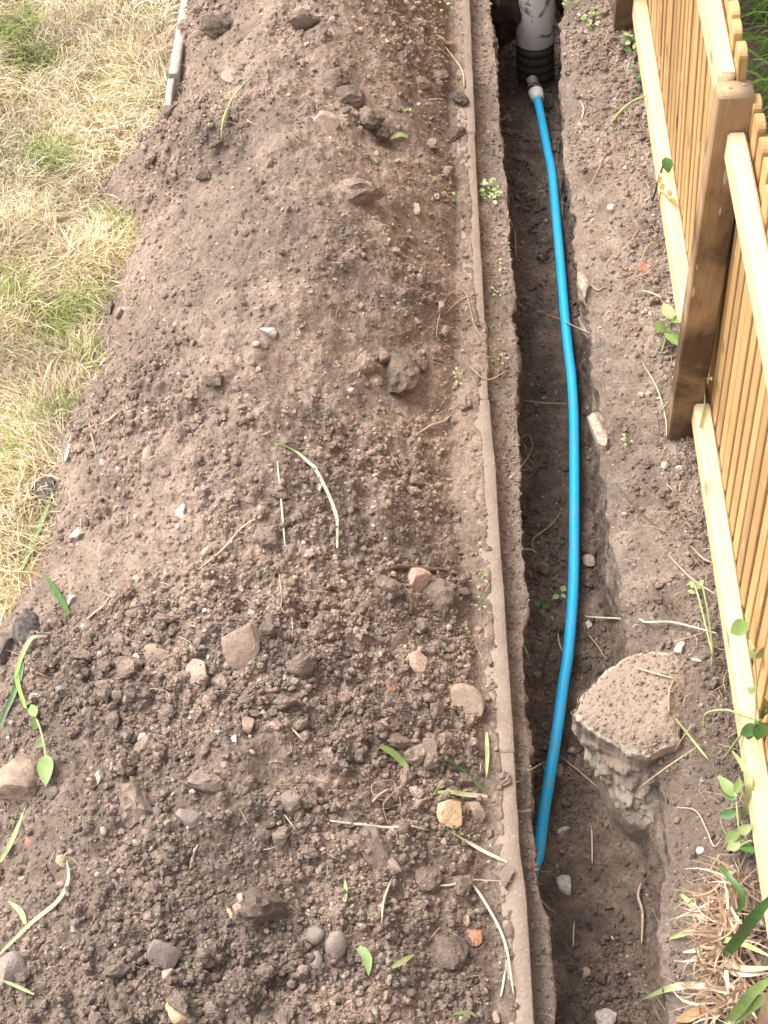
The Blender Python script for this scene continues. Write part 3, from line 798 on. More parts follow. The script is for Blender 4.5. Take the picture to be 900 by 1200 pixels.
# on the bank
R('tile_shard', 757, 316, 17, 16, 'chip', 'brick', 'orange tile shard on the bank near the far fence panel', 'tile shard', 0.5, seed=110)
R('chalk', 797, 760, 15, 16, 'stone', 'white', 'white chalky lump at the back of the concrete lump', 'stone', seed=111)
R('stone', 771, 780, 18, 8, 'stone', 'beige', 'flat beige stone on top of the concrete lump', 'stone', seed=112)
R('pebble', 720, 808, 9, 10, 'pebble', 'beige', 'beige pebble near the rim of the concrete lump', 'pebble', seed=113)
R('pebble', 821, 997, 10, 8, 'pebble', 'white', 'white pebble on the near bank', 'pebble', seed=114)
R('pebble', 779, 546, 9, 9, 'pebble', 'white', 'white pebble on the bank beside the near fence post', 'pebble', seed=115)
R('stone', 830, 1058, 12, 8, 'stone', 'grey', 'grey stone beside the dry thatch at the fence foot', 'stone', seed=116)
R('stone', 716, 244, 9, 7, 'pebble', 'white', 'white pebble halfway up the far bank', 'pebble', seed=117)
R('stone', 710, 300, 14, 12, 'clod', M_BANK, 'small clod in a hollow of the far bank', 'soil clod', seed=118)
# pale-edged stones stuck in the right wall
for (px, py, a, b, lab, s) in ((704, 512, 26, 52, 'pale edged rock bulging from the right trench wall beside the pipe', 121),
                               (684, 338, 16, 40, 'narrow pale rock at the lip of the right trench wall', 122),
                               (686, 386, 14, 34, 'small limy rock below the narrow pale rock on the trench wall', 123)):
    R('wall_rock', px, py, a, b, 'stone', stone_mat('limy_rock', (0.52, 0.46, 0.39), (0.30, 0.235, 0.185), dust=0.75), lab, 'rock', 0.2, seed=s, sink=0.62)

# loose clods one can pick out, and pale pebbles
def where_heap(p):
    a, b = frame_px(p); xl = HEAP_L(np.array([p[1]]))[0]; s = (p[0] - xl) / (0.12 - xl)
    row = 'far' if b < 300 else 'upper' if b < 600 else 'lower' if b < 900 else 'near'
    return row, ('left slope' if s < 0.36 else 'crest' if s < 0.62 else 'right slope' if s < 0.86 else 'toe by the edging')
def where_row(p):
    b = frame_px(p)[1]
    return 'far' if b < 400 else 'middle' if b < 800 else 'near'
def scatter_individual(n, V, F, wgt, lo, hi, meshes, name, label, cat, group, k=1.6, sink=0.2):
    p_, n_ = scatter_pts(V, F, wgt, n); s_ = sizes(n, lo, hi, k)
    for i in range(n):
        nn = (Vector(n_[i]) + Vector((0, 0, 0.8))).normalized()
        o = add_mesh(name, random.choice(meshes), Vector(p_[i]) + nn * s_[i] * 0.62 * (1 - 2 * sink), rot=align(nn, random.uniform(0, 6.28), random.uniform(-0.5, 0.5)),
                     scale=(s_[i], s_[i] * random.uniform(0.75, 1.1), s_[i] * random.uniform(0.8, 1.1)))
        if '%' in label:
            lb = label % where_heap(p_[i]) if label.count('%') == 2 else label % where_row(p_[i])
        tag(o, lb, cat, group)
hfc = HV[HF].mean(1)
hw2 = (CR[HF].mean(1) ** 2 + 0.05) * np.clip(0.35 + 2.2 * fbm2(hfc[:, 0], hfc[:, 1], 4.5, 2, 711), 0.05, 2) * in_view(hfc, 0) * (hfc[:, 2] > 0.0) * (hfc[:, 0] < 0.12) * (1 + 0.8 * (hfc[:, 1] < 2.2)) * (1 + 2.0 * np.exp(-((hfc[:, 0] - 0.03) / 0.08) ** 2) * (hfc[:, 1] > 2))
scatter_individual(222, HV, HF, hw2, 0.009, 0.032, CLODS, 'soil_clod', 'crumbly brown soil clod on the %s part of the heap, %s', 'soil clod', 'loose clods on the spoil heap')
PEB = [rock_mesh('pebble', 300 + i, k, M_ST[m]) for i, (k, m) in enumerate((('stone', 'grey'), ('pebble', 'tan'), ('stone', 'white'), ('stone', 'tan'), ('pebble', 'grey'), ('stone', 'beige'), ('chip', 'pink')))]
scatter_individual(105, HV, HF, in_view(hfc, 0) * (hfc[:, 2] > 0.0) * (hfc[:, 0] < 0.14) * (0.35 + 1.0 * (hfc[:, 1] < 2.0)), 0.0045, 0.013, PEB, 'pebble', 'small dusty pebble lying on the %s part of the heap, %s', 'pebble', 'pebbles on the spoil heap')
BCL = [rock_mesh('bank_clod', 330 + i, 'clod', M_BANK) for i in range(5)]
scatter_individual(50, TVd, TF, np.where((cz > 4.1) & (fc[:, 0] < 0.60), cbf ** 2 + 0.02, 0) * in_view(fc, 0), 0.008, 0.018, BCL, 'soil_clod', 'pale brown soil clod on the %s stretch of the fence bank', 'soil clod', 'clods on the bank')
scatter_individual(40, TVd, TF, np.where((cz > 4.1) & (fc[:, 0] < 0.60), 1, 0) * in_view(fc, 0), 0.004, 0.009, PEB, 'pebble', 'tiny pale pebble on the %s stretch of the fence bank', 'pebble', 'pebbles on the bank')
TCL = [rock_mesh('trench_clod', 340 + i, 'clod', M_TRENCH) for i in range(5)]
scatter_individual(34, TVd, TF, np.where((cz > 2.05) & (cz < 2.95) & ~near_pipe(fc[:, 0], fc[:, 1], 0.032), cbf + 0.05, 0) * in_view(fc, 0), 0.007, 0.017, TCL, 'soil_clod', 'dark damp soil clod on the %s stretch of the trench floor', 'soil clod', 'clods on the trench floor')
scatter_individual(22, TVd, TF, np.where((cz > 2.05) & (cz < 2.95) & ~near_pipe(fc[:, 0], fc[:, 1], 0.026), 1, 0) * in_view(fc, 0), 0.003, 0.008, PEB, 'pebble', 'tiny pebble on the %s stretch of the dark trench floor', 'pebble', 'pebbles on the trench floor')

# ------------------------------------------------------------------ concrete edging (two runs)
def edging_block(x0f, x1f, ya, yb, ztop, zbot, mat, parent, seed):
    n = max(8, int((yb - ya) / 0.012)); yy = np.linspace(ya, yb, n)
    prof = [(0, zbot), (0, ztop - 0.002), (0.04, ztop), (0.5, ztop), (0.96, ztop), (1, ztop - 0.003), (1, zbot)]
    a = x0f(yy); b = x1f(yy); v = []
    for (u, z) in prof:
        x = a + (b - a) * u
        j = fbm2(yy, yy * 0 + u * 3 + seed, 25, 3, seed)
        v.append(np.stack([x + 0.0014 * j, yy, np.full(n, z) + 0.0009 * fbm2(yy, yy * 0 + u * 5, 30, 3, seed + 1)], 1))
    v = np.stack(v, 1); v = v.reshape(-1, 3); k = len(prof)
    f = [tuple(q) for q in grid_faces(n, k)[:, ::-1]]
    me = bpy.data.meshes.new('edging_block')
    me.from_pydata([tuple(q) for q in v], [], f + [tuple(range(k))[::-1], tuple((n - 1) * k + i for i in range(k))])
    bm = bmesh.new(); bm.from_mesh(me); bmesh.ops.recalc_face_normals(bm, faces=bm.faces); bm.to_mesh(me); bm.free()
    me.materials.append(mat)
    for p in me.polygons: p.use_smooth = len(p.vertices) == 4
    return add_mesh('edging_block', me, parent=parent)
ed = empty('path_edging', (0, 0, 0))
tag(ed, 'narrow dusty concrete edging strip running along the left of the trench', 'edging')
ye = [at(560, q).y for q in (1330, 905, 640, 500, 300, 120, -60)]
cuts = [Y0 + 0.02, 1.62, 2.53, 3.44, 4.35, Y1 - 0.05]
for i in range(len(cuts) - 1):
    dx = (0.0, 0.0015, -0.001, 0.001, 0)[i]
    edging_block(lambda y: EDGE_R(y) - 0.048 + dx, lambda y: EDGE_R(y) + dx, cuts[i] + 0.0002, cuts[i + 1] - 0.0002, 0.0 + (0, 0.0005, -0.0005, 0.0005, 0)[i], -0.12, M_EDGE, ed, i * 3)
ed2 = empty('path_edging', (0, 0, 0))
tag(ed2, 'broken pale concrete edging between the dry lawn and the far heap', 'edging')
c2 = [3.42, 3.66, 4.08, Y1 - 0.05]
for i in range(3):
    x0 = (-0.655, -0.648, -0.64)[i]; sk = (0.02, 0.045, 0.0)[i]; wd = (0.018, 0.026, 0.045)[i]
    edging_block(lambda y: x0 + sk * (y - c2[i]), lambda y: x0 + wd + sk * (y - c2[i]), c2[i] + 0.004, c2[i + 1] - 0.006, (0.034, 0.042, 0.035)[i], -0.1, M_EDGE2, ed2, 20 + i)

# ------------------------------------------------------------------ concrete lump in the right wall
def concrete_lump():
    top = [(800, 835), (812, 800), (808, 772), (790, 762), (760, 759), (733, 763), (709, 779), (698, 793), (680, 807), (677, 818), (671, 827), (677, 836), (698, 852), (716, 861), (727, 869), (736, 878), (762, 884), (776, 877), (798, 867)]
    low = [(812, 880), (815, 850), (810, 815), (800, 810), (770, 815), (745, 825), (725, 840), (718, 850), (706, 862), (703, 872), (702, 885), (705, 905), (712, 925), (718, 944), (730, 956), (742, 966), (766, 976), (800, 975), (835, 930)]
    n = len(top); M = 230
    def ring(pts, z):
        q = np.array([at(a, b, z)[:] for a, b in pts]); q = np.vstack([q, q[:1]])
        t = np.linspace(0, n, M, endpoint=False); i = t.astype(int); fr = (t - i)[:, None]
        return q[i] * (1 - fr) + q[i + 1] * fr
    T = ring(top, 0.014); L = ring(low, -0.21)
    L[:, 2] = -0.21
    cx = T.mean(0)
    T = cx + (T - cx) * (1 + 0.05 * fbm2(T[:, 0], T[:, 1], 38, 3, 421) + 0.03 * fbm2(T[:, 0], T[:, 1], 90, 2, 423))[:, None]
    e = (T - cx); e[:, 2] = 0; e /= np.linalg.norm(e, axis=1, keepdims=True)
    rings = []; tint = []
    for k, s in enumerate(np.linspace(0.03, 0.985, 44)):       # top surface under soil
        r = cx + (T - cx) * s; r[:, 2] = 0.022 - 0.030 * s ** 5 + 0.012 * (r[:, 0] - cx[0]) / 0.08
        rings.append(r); tint.append((1 - 0.75 * float(sstep(0.86, 0.97, s)), 0.8 * float(sstep(0.88, 0.97, s)), 0))
    for dz, o_, ti in ((-0.012, 0.0, 0.8), (-0.018, 0.0, 0.6), (-0.026, -0.002, 0.3), (-0.034, -0.004, 0.1)):
        r = T + e * o_; r[:, 2] = dz; rings.append(r); tint.append((0, ti, 0))
    for s in np.linspace(0.06, 1, 44):
        u = s ** 1.3
        r = (T - e * 0.005) * (1 - u) + L * u; r[:, 2] = -0.040 + (-0.21 + 0.040) * s
        rings.append(r); tint.append((0.85 * float(1 - sstep(0.30, 0.50, s)) + 0.5 * float(sstep(0.85, 1.0, s)), 0.05 + 0.60 * float(sstep(0.35, 0.55, s)) * float(1 - sstep(0.8, 0.95, s)), 0))
    for dz in (-0.24, -0.28, -0.33):
        r = L.copy(); r[:, 2] = dz; rings.append(r); tint.append((0, 0.1, 0))
    K = len(rings)
    V = np.vstack(rings); tn = np.repeat(np.array(tint), M, 0)
    Cc = np.tile(cx, (len(V), 1)); dirn = V - Cc; dirn[:, 2] *= 0.3
    topm = np.repeat(np.arange(K) < 43, M)
    rub = np.abs(fbm3(V, 20, 3, 411)) * 0.020 + np.maximum(fbm3(V, 42, 3, 413), 0) * 0.022 + np.maximum(fbm3(V, 95, 2, 415), 0) * 0.009
    rub *= 0.15 + 0.75 * (1 - sstep(-0.075, -0.045, V[:, 2]))
    rub *= 1 - 0.8 * sstep(-0.17, -0.22, V[:, 2])
    rub += 0.005 * fbm3(V * np.array([1, 1, 0.5]), 28, 3, 417)
    dirn /= np.maximum(np.linalg.norm(dirn, axis=1, keepdims=True), 1e-6)
    nz = fbm3(V, 12, 5, 401, 0.6)
    nn = np.where(topm[:, None], np.array([[0, 0, 1.0]]), dirn)
    am = np.where(topm, 0.010, 0.008)
    V = V + nn * (nz * am)[:, None] + np.where(topm, 0, 1)[:, None] * dirn * rub[:, None]
    V[topm, 2] += 0.25 * lumps(V[topm, 0], V[topm, 1], 0.012, 407, 0.4) + 0.004 * fbm2(V[topm, 0], V[topm, 1], 60, 4, 409, 0.65)
    f = []
    for k in range(K - 1):
        i = np.arange(M); j = (i + 1) % M
        f.append(np.stack([k * M + i, (k + 1) * M + i, (k + 1) * M + j, k * M + j], 1))
    F = np.vstack(f)
    me = mesh_np('concrete_lump', V, F, M_LUMP, False, tn)
    bm = bmesh.new(); bm.from_mesh(me)
    bm.verts.ensure_lookup_table()
    bm.faces.new([bm.verts[i] for i in range(M)]); bm.faces.new([bm.verts[(K - 1) * M + i] for i in range(M)][::-1])
    bmesh.ops.recalc_face_normals(bm, faces=bm.faces); bm.to_mesh(me); bm.free()
    o = add_mesh('concrete_lump', me)
    tag(o, 'big rough concrete lump with white rim bulging into the trench from the bank', 'concrete')
    nf = 42 * M; q = scatter_pts(V, F[:nf], np.ones(nf), 420)
    crumbs('lump_crumbs', q[0], q[1], sizes(420, 0.0016, 0.006), M_CRUMB, 'soil crumbs scattered on top of the concrete lump', 'soil', 0.05)
    return o
TERR.append(concrete_lump())
bpy.context.view_layer.update()

# ------------------------------------------------------------------ tubes and pipes
def tube_mesh(name, pts, rad, mat, seg=8, caps=True, tint=None):
    pts = [Vector(p) for p in pts]; n = len(pts)
    rad = rad if hasattr(rad, '__len__') else [rad] * n
    v = []; ref = Vector((0.13, 0.21, 0.97))
    for i, p in enumerate(pts):
        t = (pts[min(i + 1, n - 1)] - pts[max(i - 1, 0)]).normalized()
        a = t.cross(ref)
        if a.length < 0.1: a = t.cross(Vector((1, 0, 0)))
        a.normalize(); b = t.cross(a)
        for k in range(seg):
            an = 2 * math.pi * k / seg
            v.append(p + (a * math.cos(an) + b * math.sin(an)) * rad[i])
    f = []
    for i in range(n - 1):
        for k in range(seg):
            f.append((i * seg + k, i * seg + (k + 1) % seg, (i + 1) * seg + (k + 1) % seg, (i + 1) * seg + k))
    me = bpy.data.meshes.new(name)
    cf = [tuple(range(seg)), tuple((n - 1) * seg + k for k in range(seg))][0:2] if caps else []
    me.from_pydata([tuple(q) for q in v], [], f + cf)
    bm = bmesh.new(); bm.from_mesh(me); bmesh.ops.recalc_face_normals(bm, faces=bm.faces); bm.to_mesh(me); bm.free()
    me.materials.append(mat)
    for p in me.polygons: p.use_smooth = len(p.vertices) == 4
    return me
def spline(pts, m=6):
    pts = [Vector(p) for p in pts]
    if len(pts) < 3: 
        return [pts[0].lerp(pts[-1], i / (m)) for i in range(m + 1)]
    q = [pts[0] * 2 - pts[1]] + pts + [pts[-1] * 2 - pts[-2]]; out = []
    for i in range(1, len(q) - 2):
        for k in range(m):
            t = k / m; a, b, c, d_ = q[i - 1], q[i], q[i + 1], q[i + 2]
            out.append(0.5 * ((2 * b) + (c - a) * t + (2 * a - 5 * b + 4 * c - d_) * t * t + (3 * b - a - 3 * c + d_) * t ** 3))
    out.append(pts[-1]); return out

bp = empty('blue_water_pipe', pp[0])
tag(bp, 'bright blue plastic water pipe lying in the trench', 'pipe')
def child_mesh(name, me, parent):
    me.transform(Matrix.Translation(-parent.location)); return add_mesh(name, me, parent=parent)
child_mesh('tube', tube_mesh('tube', spline(pp, 8), 0.0125, M_BLUE, 20), bp)
ax = (pp[0] - pp[1]).normalized(); ax = (ax + Vector((-0.10, 0.0, 0.15))).normalized()
def lathe(name, a, axis, prof, mat, seg=24, parent=None):
    axis = axis.normalized(); u = axis.cross(Vector((0, 0, 1))); u.normalize(); w_ = axis.cross(u)
    v = []; 
    for (t, r) in prof:
        for k in range(seg):
            an = 2 * math.pi * k / seg; v.append(a + axis * t + (u * math.cos(an) + w_ * math.sin(an)) * r)
    f = [(i * seg + k, i * seg + (k + 1) % seg, (i + 1) * seg + (k + 1) % seg, (i + 1) * seg + k) for i in range(len(prof) - 1) for k in range(seg)]
    me = bpy.data.meshes.new(name); me.from_pydata([tuple(q) for q in v], [], f)
    bm = bmesh.new(); bm.from_mesh(me); bmesh.ops.recalc_face_normals(bm, faces=bm.faces); bm.to_mesh(me); bm.free()
    me.materials.append(mat)
    for p in me.polygons: p.use_smooth = True
    return child_mesh(name, me, parent) if parent else add_mesh(name, me)
lathe('coupling_nut', pp[0], ax, [(-0.020, 0.0128), (-0.018, 0.018), (-0.008, 0.0205), (0.014, 0.0225), (0.018, 0.021), (0.019, 0.0)], M_WHITE_PL, parent=bp)
lathe('coupling_collar', pp[0] + ax * 0.018, ax, [(0, 0.0), (0.001, 0.020), (0.012, 0.0215), (0.018, 0.019), (0.019, 0)], M_BLACK_PL, parent=bp)
lathe('coupling_stub', pp[0] + ax * 0.036, ax, [(0, 0.0), (0.0, 0.016), (0.028, 0.0165), (0.034, 0.013), (0.035, 0.0)], M_METAL, parent=bp)

# drain riser at the far end
dp = at(627, 46, -0.27)
lean = Vector((-0.05, 0.06, 1)).normalized()
dr = empty('drain_pipe', (dp.x, dp.y, -0.45))
tag(dr, 'dirty white drain riser standing in the far end of the trench', 'drain pipe')
lathe('riser', dp, lean, [(0.0, 0.050), (0.0, 0.0585), (0.004, 0.0600), (0.10, 0.061), (0.2, 0.062), (0.9, 0.062), (0.9, 0.0)], M_DRAIN, 40, parent=dr)
rib = [(0.0, 0.0), (0.0, 0.044)]
for k in range(8):
    a = 0.004 + k * 0.030; rib += [(a, 0.0555), (a + 0.012, 0.0575), (a + 0.018, 0.0575), (a + 0.024, 0.053), (a + 0.029, 0.053)]
lathe('ribbed_collar', dp + Vector((0, -0.004, 0)) - lean * 0.002, -lean, rib, M_RIB, 36, parent=dr)
# earth packed behind the riser
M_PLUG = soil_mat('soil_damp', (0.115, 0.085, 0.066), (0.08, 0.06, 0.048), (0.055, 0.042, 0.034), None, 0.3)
def earth_plug():
    v, f = ico(4); v = v * np.array([0.085, 0.08, 0.15]); 
    v *= (1 + 0.6 * fbm3(v + 3, 13, 4, 501, 0.6) + 0.30 * fbm3(v, 45, 3, 503))[:, None]
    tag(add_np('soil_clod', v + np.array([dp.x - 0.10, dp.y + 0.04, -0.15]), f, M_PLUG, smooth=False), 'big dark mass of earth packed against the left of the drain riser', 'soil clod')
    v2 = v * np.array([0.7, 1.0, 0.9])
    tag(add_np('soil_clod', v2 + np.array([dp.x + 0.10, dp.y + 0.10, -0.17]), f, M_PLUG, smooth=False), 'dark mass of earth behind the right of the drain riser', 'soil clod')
earth_plug()

# ------------------------------------------------------------------ fence
fence = empty('picket_fence', (0.60, 2.39, 0.0))
tag(fence, 'new yellow timber picket fence along the right of the bank', 'fence')
def bevel_box(name, sx, sy, sz, mat, bev=0.003, cuts=0, seed=0, warp=0.0):
    bm = bmesh.new(); bmesh.ops.create_cube(bm, size=1)
    for v in bm.verts: v.co = Vector((v.co.x * sx, v.co.y * sy, v.co.z * sz))
    bmesh.ops.bevel(bm, geom=list(bm.edges), offset=bev, segments=2, affect='EDGES')
    me = bm_mesh(name, bm, mat); 
    for p in me.polygons: p.use_smooth = p.area < max(sx, sy, sz) * bev * 3
    return me
XL = 0.597                                             # left face of the rails
def part(name, me, loc, rot=(0, 0, 0)):
    o = add_mesh(name, me, Vector(loc) - fence.location, parent=fence); o.rotation_euler = rot; return o
POSTY = [1.01 - 0.02, 2.385, 3.79]
PW, PD = 0.066, 0.048
post_me = bevel_box('post', PW, PD, 1.35, M_POST, 0.003)
for i, y in enumerate(POSTY):
    o = part('post', post_me, (0.551 + PW / 2, y + PD / 2, 0.985 - 0.675), (0.0, -0.010, 0.0))
    for dx, dy in ((-0.008, 0.002), (0.016, 0.008)):
        nb = bmesh.new(); bmesh.ops.create_cone(nb, segments=10, radius1=0.0035, radius2=0.003, depth=0.003, cap_ends=True)
        nm = bm_mesh('nail', nb, M_METAL); q = add_mesh('nail', nm, (dx, dy, 0.6755), parent=o)
RW = 0.036
spans = [(POSTY[0] + PD + 0.001, POSTY[1] - 0.001), (POSTY[1] + PD + 0.001, POSTY[2] - 0.001), (POSTY[2] + PD + 0.001, 4.95), (0.30, POSTY[0] - 0.001)]
for i, (a, b) in enumerate(spans):
    # the panels lean a little and step down at the middle post
    xt, zt = ((0.571, 0.848), (0.550, 0.938), (0.550, 0.938), (0.571, 0.848))[i]
    part('rail', bevel_box('rail', RW, b - a, 0.062, M_RAIL, 0.004), (XL + RW / 2, (a + b) / 2, 0.085 + 0.031 + (0.0, 0.005, 0.0, 0.0)[i]))
    part('rail', bevel_box('rail', 0.033, b - a, 0.060, M_RAIL, 0.004), (xt + 0.0165, (a + b) / 2, zt + 0.030))
# pickets, round-topped
def picket_mesh(wd, th, h0, h1, seed):
    pr = [(-wd / 2, h0), (wd / 2, h0), (wd / 2, h1 - wd * 0.32)]
    for k in range(1, 8):
        an = math.pi * k / 8; pr.append((wd / 2 * math.cos(an), h1 - wd * 0.32 + wd * 0.32 * math.sin(an)))
    pr.append((-wd / 2, h1 - wd * 0.32))
    bm = bmesh.new(); vs_ = [bm.verts.new((-th / 2, a, b)) for a, b in pr]; fcs = bm.faces.new(vs_)
    ex = bmesh.ops.extrude_face_region(bm, geom=[fcs]); bmesh.ops.translate(bm, vec=(th, 0, 0), verts=[q for q in ex['geom'] if isinstance(q, bmesh.types.BMVert)])
    bmesh.ops.recalc_face_normals(bm, faces=bm.faces)
    bmesh.ops.bevel(bm, geom=[e for e in bm.edges if len(e.link_faces) == 2 and e.calc_face_angle() > 1.0], offset=0.0018, segments=1, affect='EDGES')
    return bm_mesh('picket', bm, M_PICKET)
PME = [picket_mesh(0.044, 0.017, 0.05, 0.975, 0), picket_mesh(0.044, 0.017, 0.05, 1.045, 1)]
y = 0.95; 
while y < 4.9:
    far_ = y > POSTY[1] + 0.02
    ln_ = 0.0575 if far_ else 0.0345
    part('picket', PME[1 if far_ else 0], (XL + RW + 0.0095 + 0.115 * ln_ + random.uniform(0, 0.001), y, random.uniform(-0.007, 0.007)), (random.uniform(-0.004, 0.004), -ln_ + random.uniform(-0.003, 0.003), random.uniform(-0.03, 0.03)))
    y += 0.0575 + random.uniform(-0.003, 0.003)

# ------------------------------------------------------------------ grass
def blades(name, root, head, length, width, arch, col, mat, label, cat, nseg=4, curl=0.5, tipcol=None, parent=None, droop=0.0):
    n = len(root)
    t = np.linspace(0, 1, nseg + 1)
    ang = head[:, None] + curl[:, None] * (t[None] ** 1.3)
    ds = (length / nseg)[:, None]
    cx = np.cumsum(np.cos(ang) * ds, 1) - np.cos(ang[:, :1]) * ds; cy = np.cumsum(np.sin(ang) * ds, 1) - np.sin(ang[:, :1]) * ds
    z = arch[:, None] * (np.sin(np.pi * np.minimum(t[None] * 0.62, 1)) - droop * t[None] ** 2)
    c = np.stack([root[:, :1] + cx, root[:, 1:2] + cy, root[:, 2:3] + z], 2)
    wv = (width[:, None] * np.maximum(0.12, 1 - t[None] ** 2.2)) * 0.5
    sx = -np.sin(ang) * wv; sy = np.cos(ang) * wv
    roll = RNG.uniform(-0.8, 0.8, n)[:, None]
    L = c + np.stack([sx * np.cos(roll), sy * np.cos(roll), wv * np.sin(roll)], 2); R_ = c - np.stack([sx * np.cos(roll), sy * np.cos(roll), wv * np.sin(roll)], 2)
    v = np.stack([L, R_], 2).reshape(n, -1, 3)
    k = 2 * (nseg + 1)
    fb = np.array([[2 * i, 2 * i + 1, 2 * i + 3, 2 * i + 2] for i in range(nseg)])
    f = fb[None] + (np.arange(n) * k)[:, None, None]
    if tipcol is None: tipcol = col
    cc = col[:, None, :] * (1 - t[None, :, None]) + tipcol[:, None, :] * t[None, :, None]
    cc = np.repeat(cc[:, :, None, :], 2, 2).reshape(n, -1, 3)
    o = add_np(name, v.reshape(-1, 3), f.reshape(-1, 4), mat, smooth=True, attr=cc.reshape(-1, 3), parent=parent)
    if label: tag(o, label, cat, kind='stuff')
    return o

GREEN_PX = [(45, 185, 34), (75, 188, 20), (10, 35, 36), (35, 65, 26), (95, 355, 34), (10, 350, 26), (150, 262, 16), (105, 415, 18), (70, 375, 30), (80, 490, 15), (12, 535, 18), (8, 880, 18)]
GW = [(at(a, b), r * 4.2 / FPX) for a, b, r in GREEN_PX]
def lawn_grass():
    n0 = 190000
    x = RNG.uniform(-1.75, -0.1, n0); y = RNG.uniform(1.2, 4.6, n0)
    e = HEAP_L(y) - x + 0.05 * fbm2(x, y, 7, 3, 601)
    keep = (e > 0.02) | ((e > -0.035) & (RNG.random(n0) < 0.5))
    dens = 0.70 + 0.9 * fbm2(x, y, 6, 3, 603)
    keep &= RNG.random(n0) < np.clip(dens, 0.24, 1)
    p = np.stack([x, y, lawn_z(x, y)], 1); keep &= in_view(p, 330)
    keep &= ~((y > 3.4) & (x > -0.66))
    x, y = x[keep], y[keep]; n = len(x)
    g = np.zeros(n)
    for q, r in GW: g = np.maximum(g, np.exp(-(((x - q.x) / r) ** 2 + ((y - q.y) / (r * 0.9)) ** 2)))
    g = np.clip(g * 1.25 * (0.7 + 0.6 * fbm2(x, y, 16, 2, 605)), 0, 1)
    gm = RNG.random(n) < g * 0.75
    flow = 2.2 * fbm2(x, y, 2.2, 2, 607) * math.pi + RNG.normal(0, 1.1, n)
    ln = RNG.uniform(0.025, 0.095, n); ln[gm] *= 0.95
    wd = RNG.uniform(0.0010, 0.0030, n); wd[gm] *= 1.25
    ar = RNG.uniform(0.002, 0.045, n) * (0.4 + 0.9 * np.clip(fbm2(x, y, 9, 2, 609) + 0.5, 0, 1)); ar[gm] = RNG.uniform(0.02, 0.05, gm.sum())
    straw = np.array([0.70, 0.58, 0.40]); pale = np.array([0.86, 0.78, 0.62]); gold = np.array([0.62, 0.46, 0.26]); grn = np.array([0.22, 0.29, 0.07]); grn2 = np.array([0.42, 0.46, 0.17])
    a = RNG.random((n, 1)); b = np.clip(0.5 + fbm2(x, y, 5, 3, 611), 0, 1)[:, None]
    col = (straw * (1 - a) + pale * a) * (1 - 0.5 * b) + gold * 0.5 * b
    c2_ = grn * (1 - a) + grn2 * a
    col[gm] = c2_[gm]
    olive = (RNG.random(n) < 0.2) & ~gm; col[olive] = np.array([0.38, 0.36, 0.15])
    col *= RNG.uniform(0.62, 1.2, (n, 1)) * (1.1 + 0.55 * fbm2(x, y, 7, 3, 613))[:, None]
    root = np.stack([x, y, lawn_z(x, y) + RNG.uniform(-0.004, 0.010, n)], 1)
    blades('dry_grass', root, flow, ln, wd, ar, col, M_GRASS, 'dry straw coloured lawn grass with greener tufts left of the heap', 'grass', 3, RNG.normal(0, 0.5, n), None, None, 0.2)
lawn_grass()
# straw bits strewn on the heap and bank
def straw_bits():
    n = 520
    p_, n_ = scatter_pts(HV, HF, in_view(hfc, 0) * (hfc[:, 2] > 0) * (hfc[:, 0] < 0.15) * (0.25 + 2.5 * np.exp(-((hfc[:, 0] - HEAP_L(hfc[:, 1])) / 0.09) ** 2)), n)
    col = np.array([[0.58, 0.46, 0.30]]) * RNG.uniform(0.55, 1.25, (n, 1))
    blades('straw_bits', p_ + n_ * 0.004, RNG.uniform(0, 6.28, n), RNG.uniform(0.012, 0.05, n), RNG.uniform(0.0010, 0.0022, n), RNG.uniform(0, 0.006, n), col, M_GRASS, 'short bits of dry straw strewn over the spoil heap', 'straw', 3, RNG.normal(0, 0.6, n))
    n = 800
    p_, n_ = scatter_pts(TVd, TF, np.where((cz > 4.02) & (fc[:, 0] < 0.68), 0.15 + 2.5 * (fc[:, 0] > 0.52), 0) * in_view(fc, 0), n)
    col = np.array([[0.50, 0.38, 0.26]]) * RNG.uniform(0.4, 1.3, (n, 1))
    blades('straw_bits', p_ + n_ * 0.005, RNG.uniform(0, 6.28, n), RNG.uniform(0.015, 0.075, n), RNG.uniform(0.0010, 0.0020, n), RNG.uniform(0, 0.012, n), col, M_GRASS, 'dead stems and rootlets littering the foot of the fence', 'straw', 4, RNG.normal(0, 0.8, n))
    n = 240
    p_, n_ = scatter_pts(TVd, TF, np.where((cz > 0.3) & (cz < 4.0), 1, 0) * in_view(fc, 0), n)
    col = np.array([[0.34, 0.25, 0.17]]) * RNG.uniform(0.4, 1.5, (n, 1))
    blades('rootlets', p_ + n_ * 0.003, RNG.uniform(0, 6.28, n), RNG.uniform(0.012, 0.06, n), RNG.uniform(0.0008, 0.0016, n), RNG.uniform(0, 0.010, n), col, M_GRASS, 'fine rootlets sticking from the trench walls and floor', 'roots', 4, RNG.normal(0, 0.9, n))
straw_bits()
# long green grass beyond the fence
def long_grass():
    n = 8000
    x = RNG.uniform(0.98, 1.6, n); y = RNG.uniform(2.2, 4.9, n)
    root = np.stack([x, y, np.zeros(n) - 0.005], 1)
    a = RNG.random((n, 1)); col = np.array([0.10, 0.22, 0.03]) * (1 - a) + np.array([0.30, 0.46, 0.09]) * a
    dry = RNG.random(n) < 0.08; col[dry] = (0.45, 0.36, 0.2)
    hd = RNG.normal(4.3, 0.9, n)
    blades('long_grass', root, hd, RNG.uniform(0.10, 0.30, n), RNG.uniform(0.004, 0.010, n), RNG.uniform(0.08, 0.26, n), col * 1.25, M_GRASS, 'lush long green grass beyond the picket fence', 'grass', 6, RNG.normal(0, 0.5, n), col, None, 0.35)
long_grass()

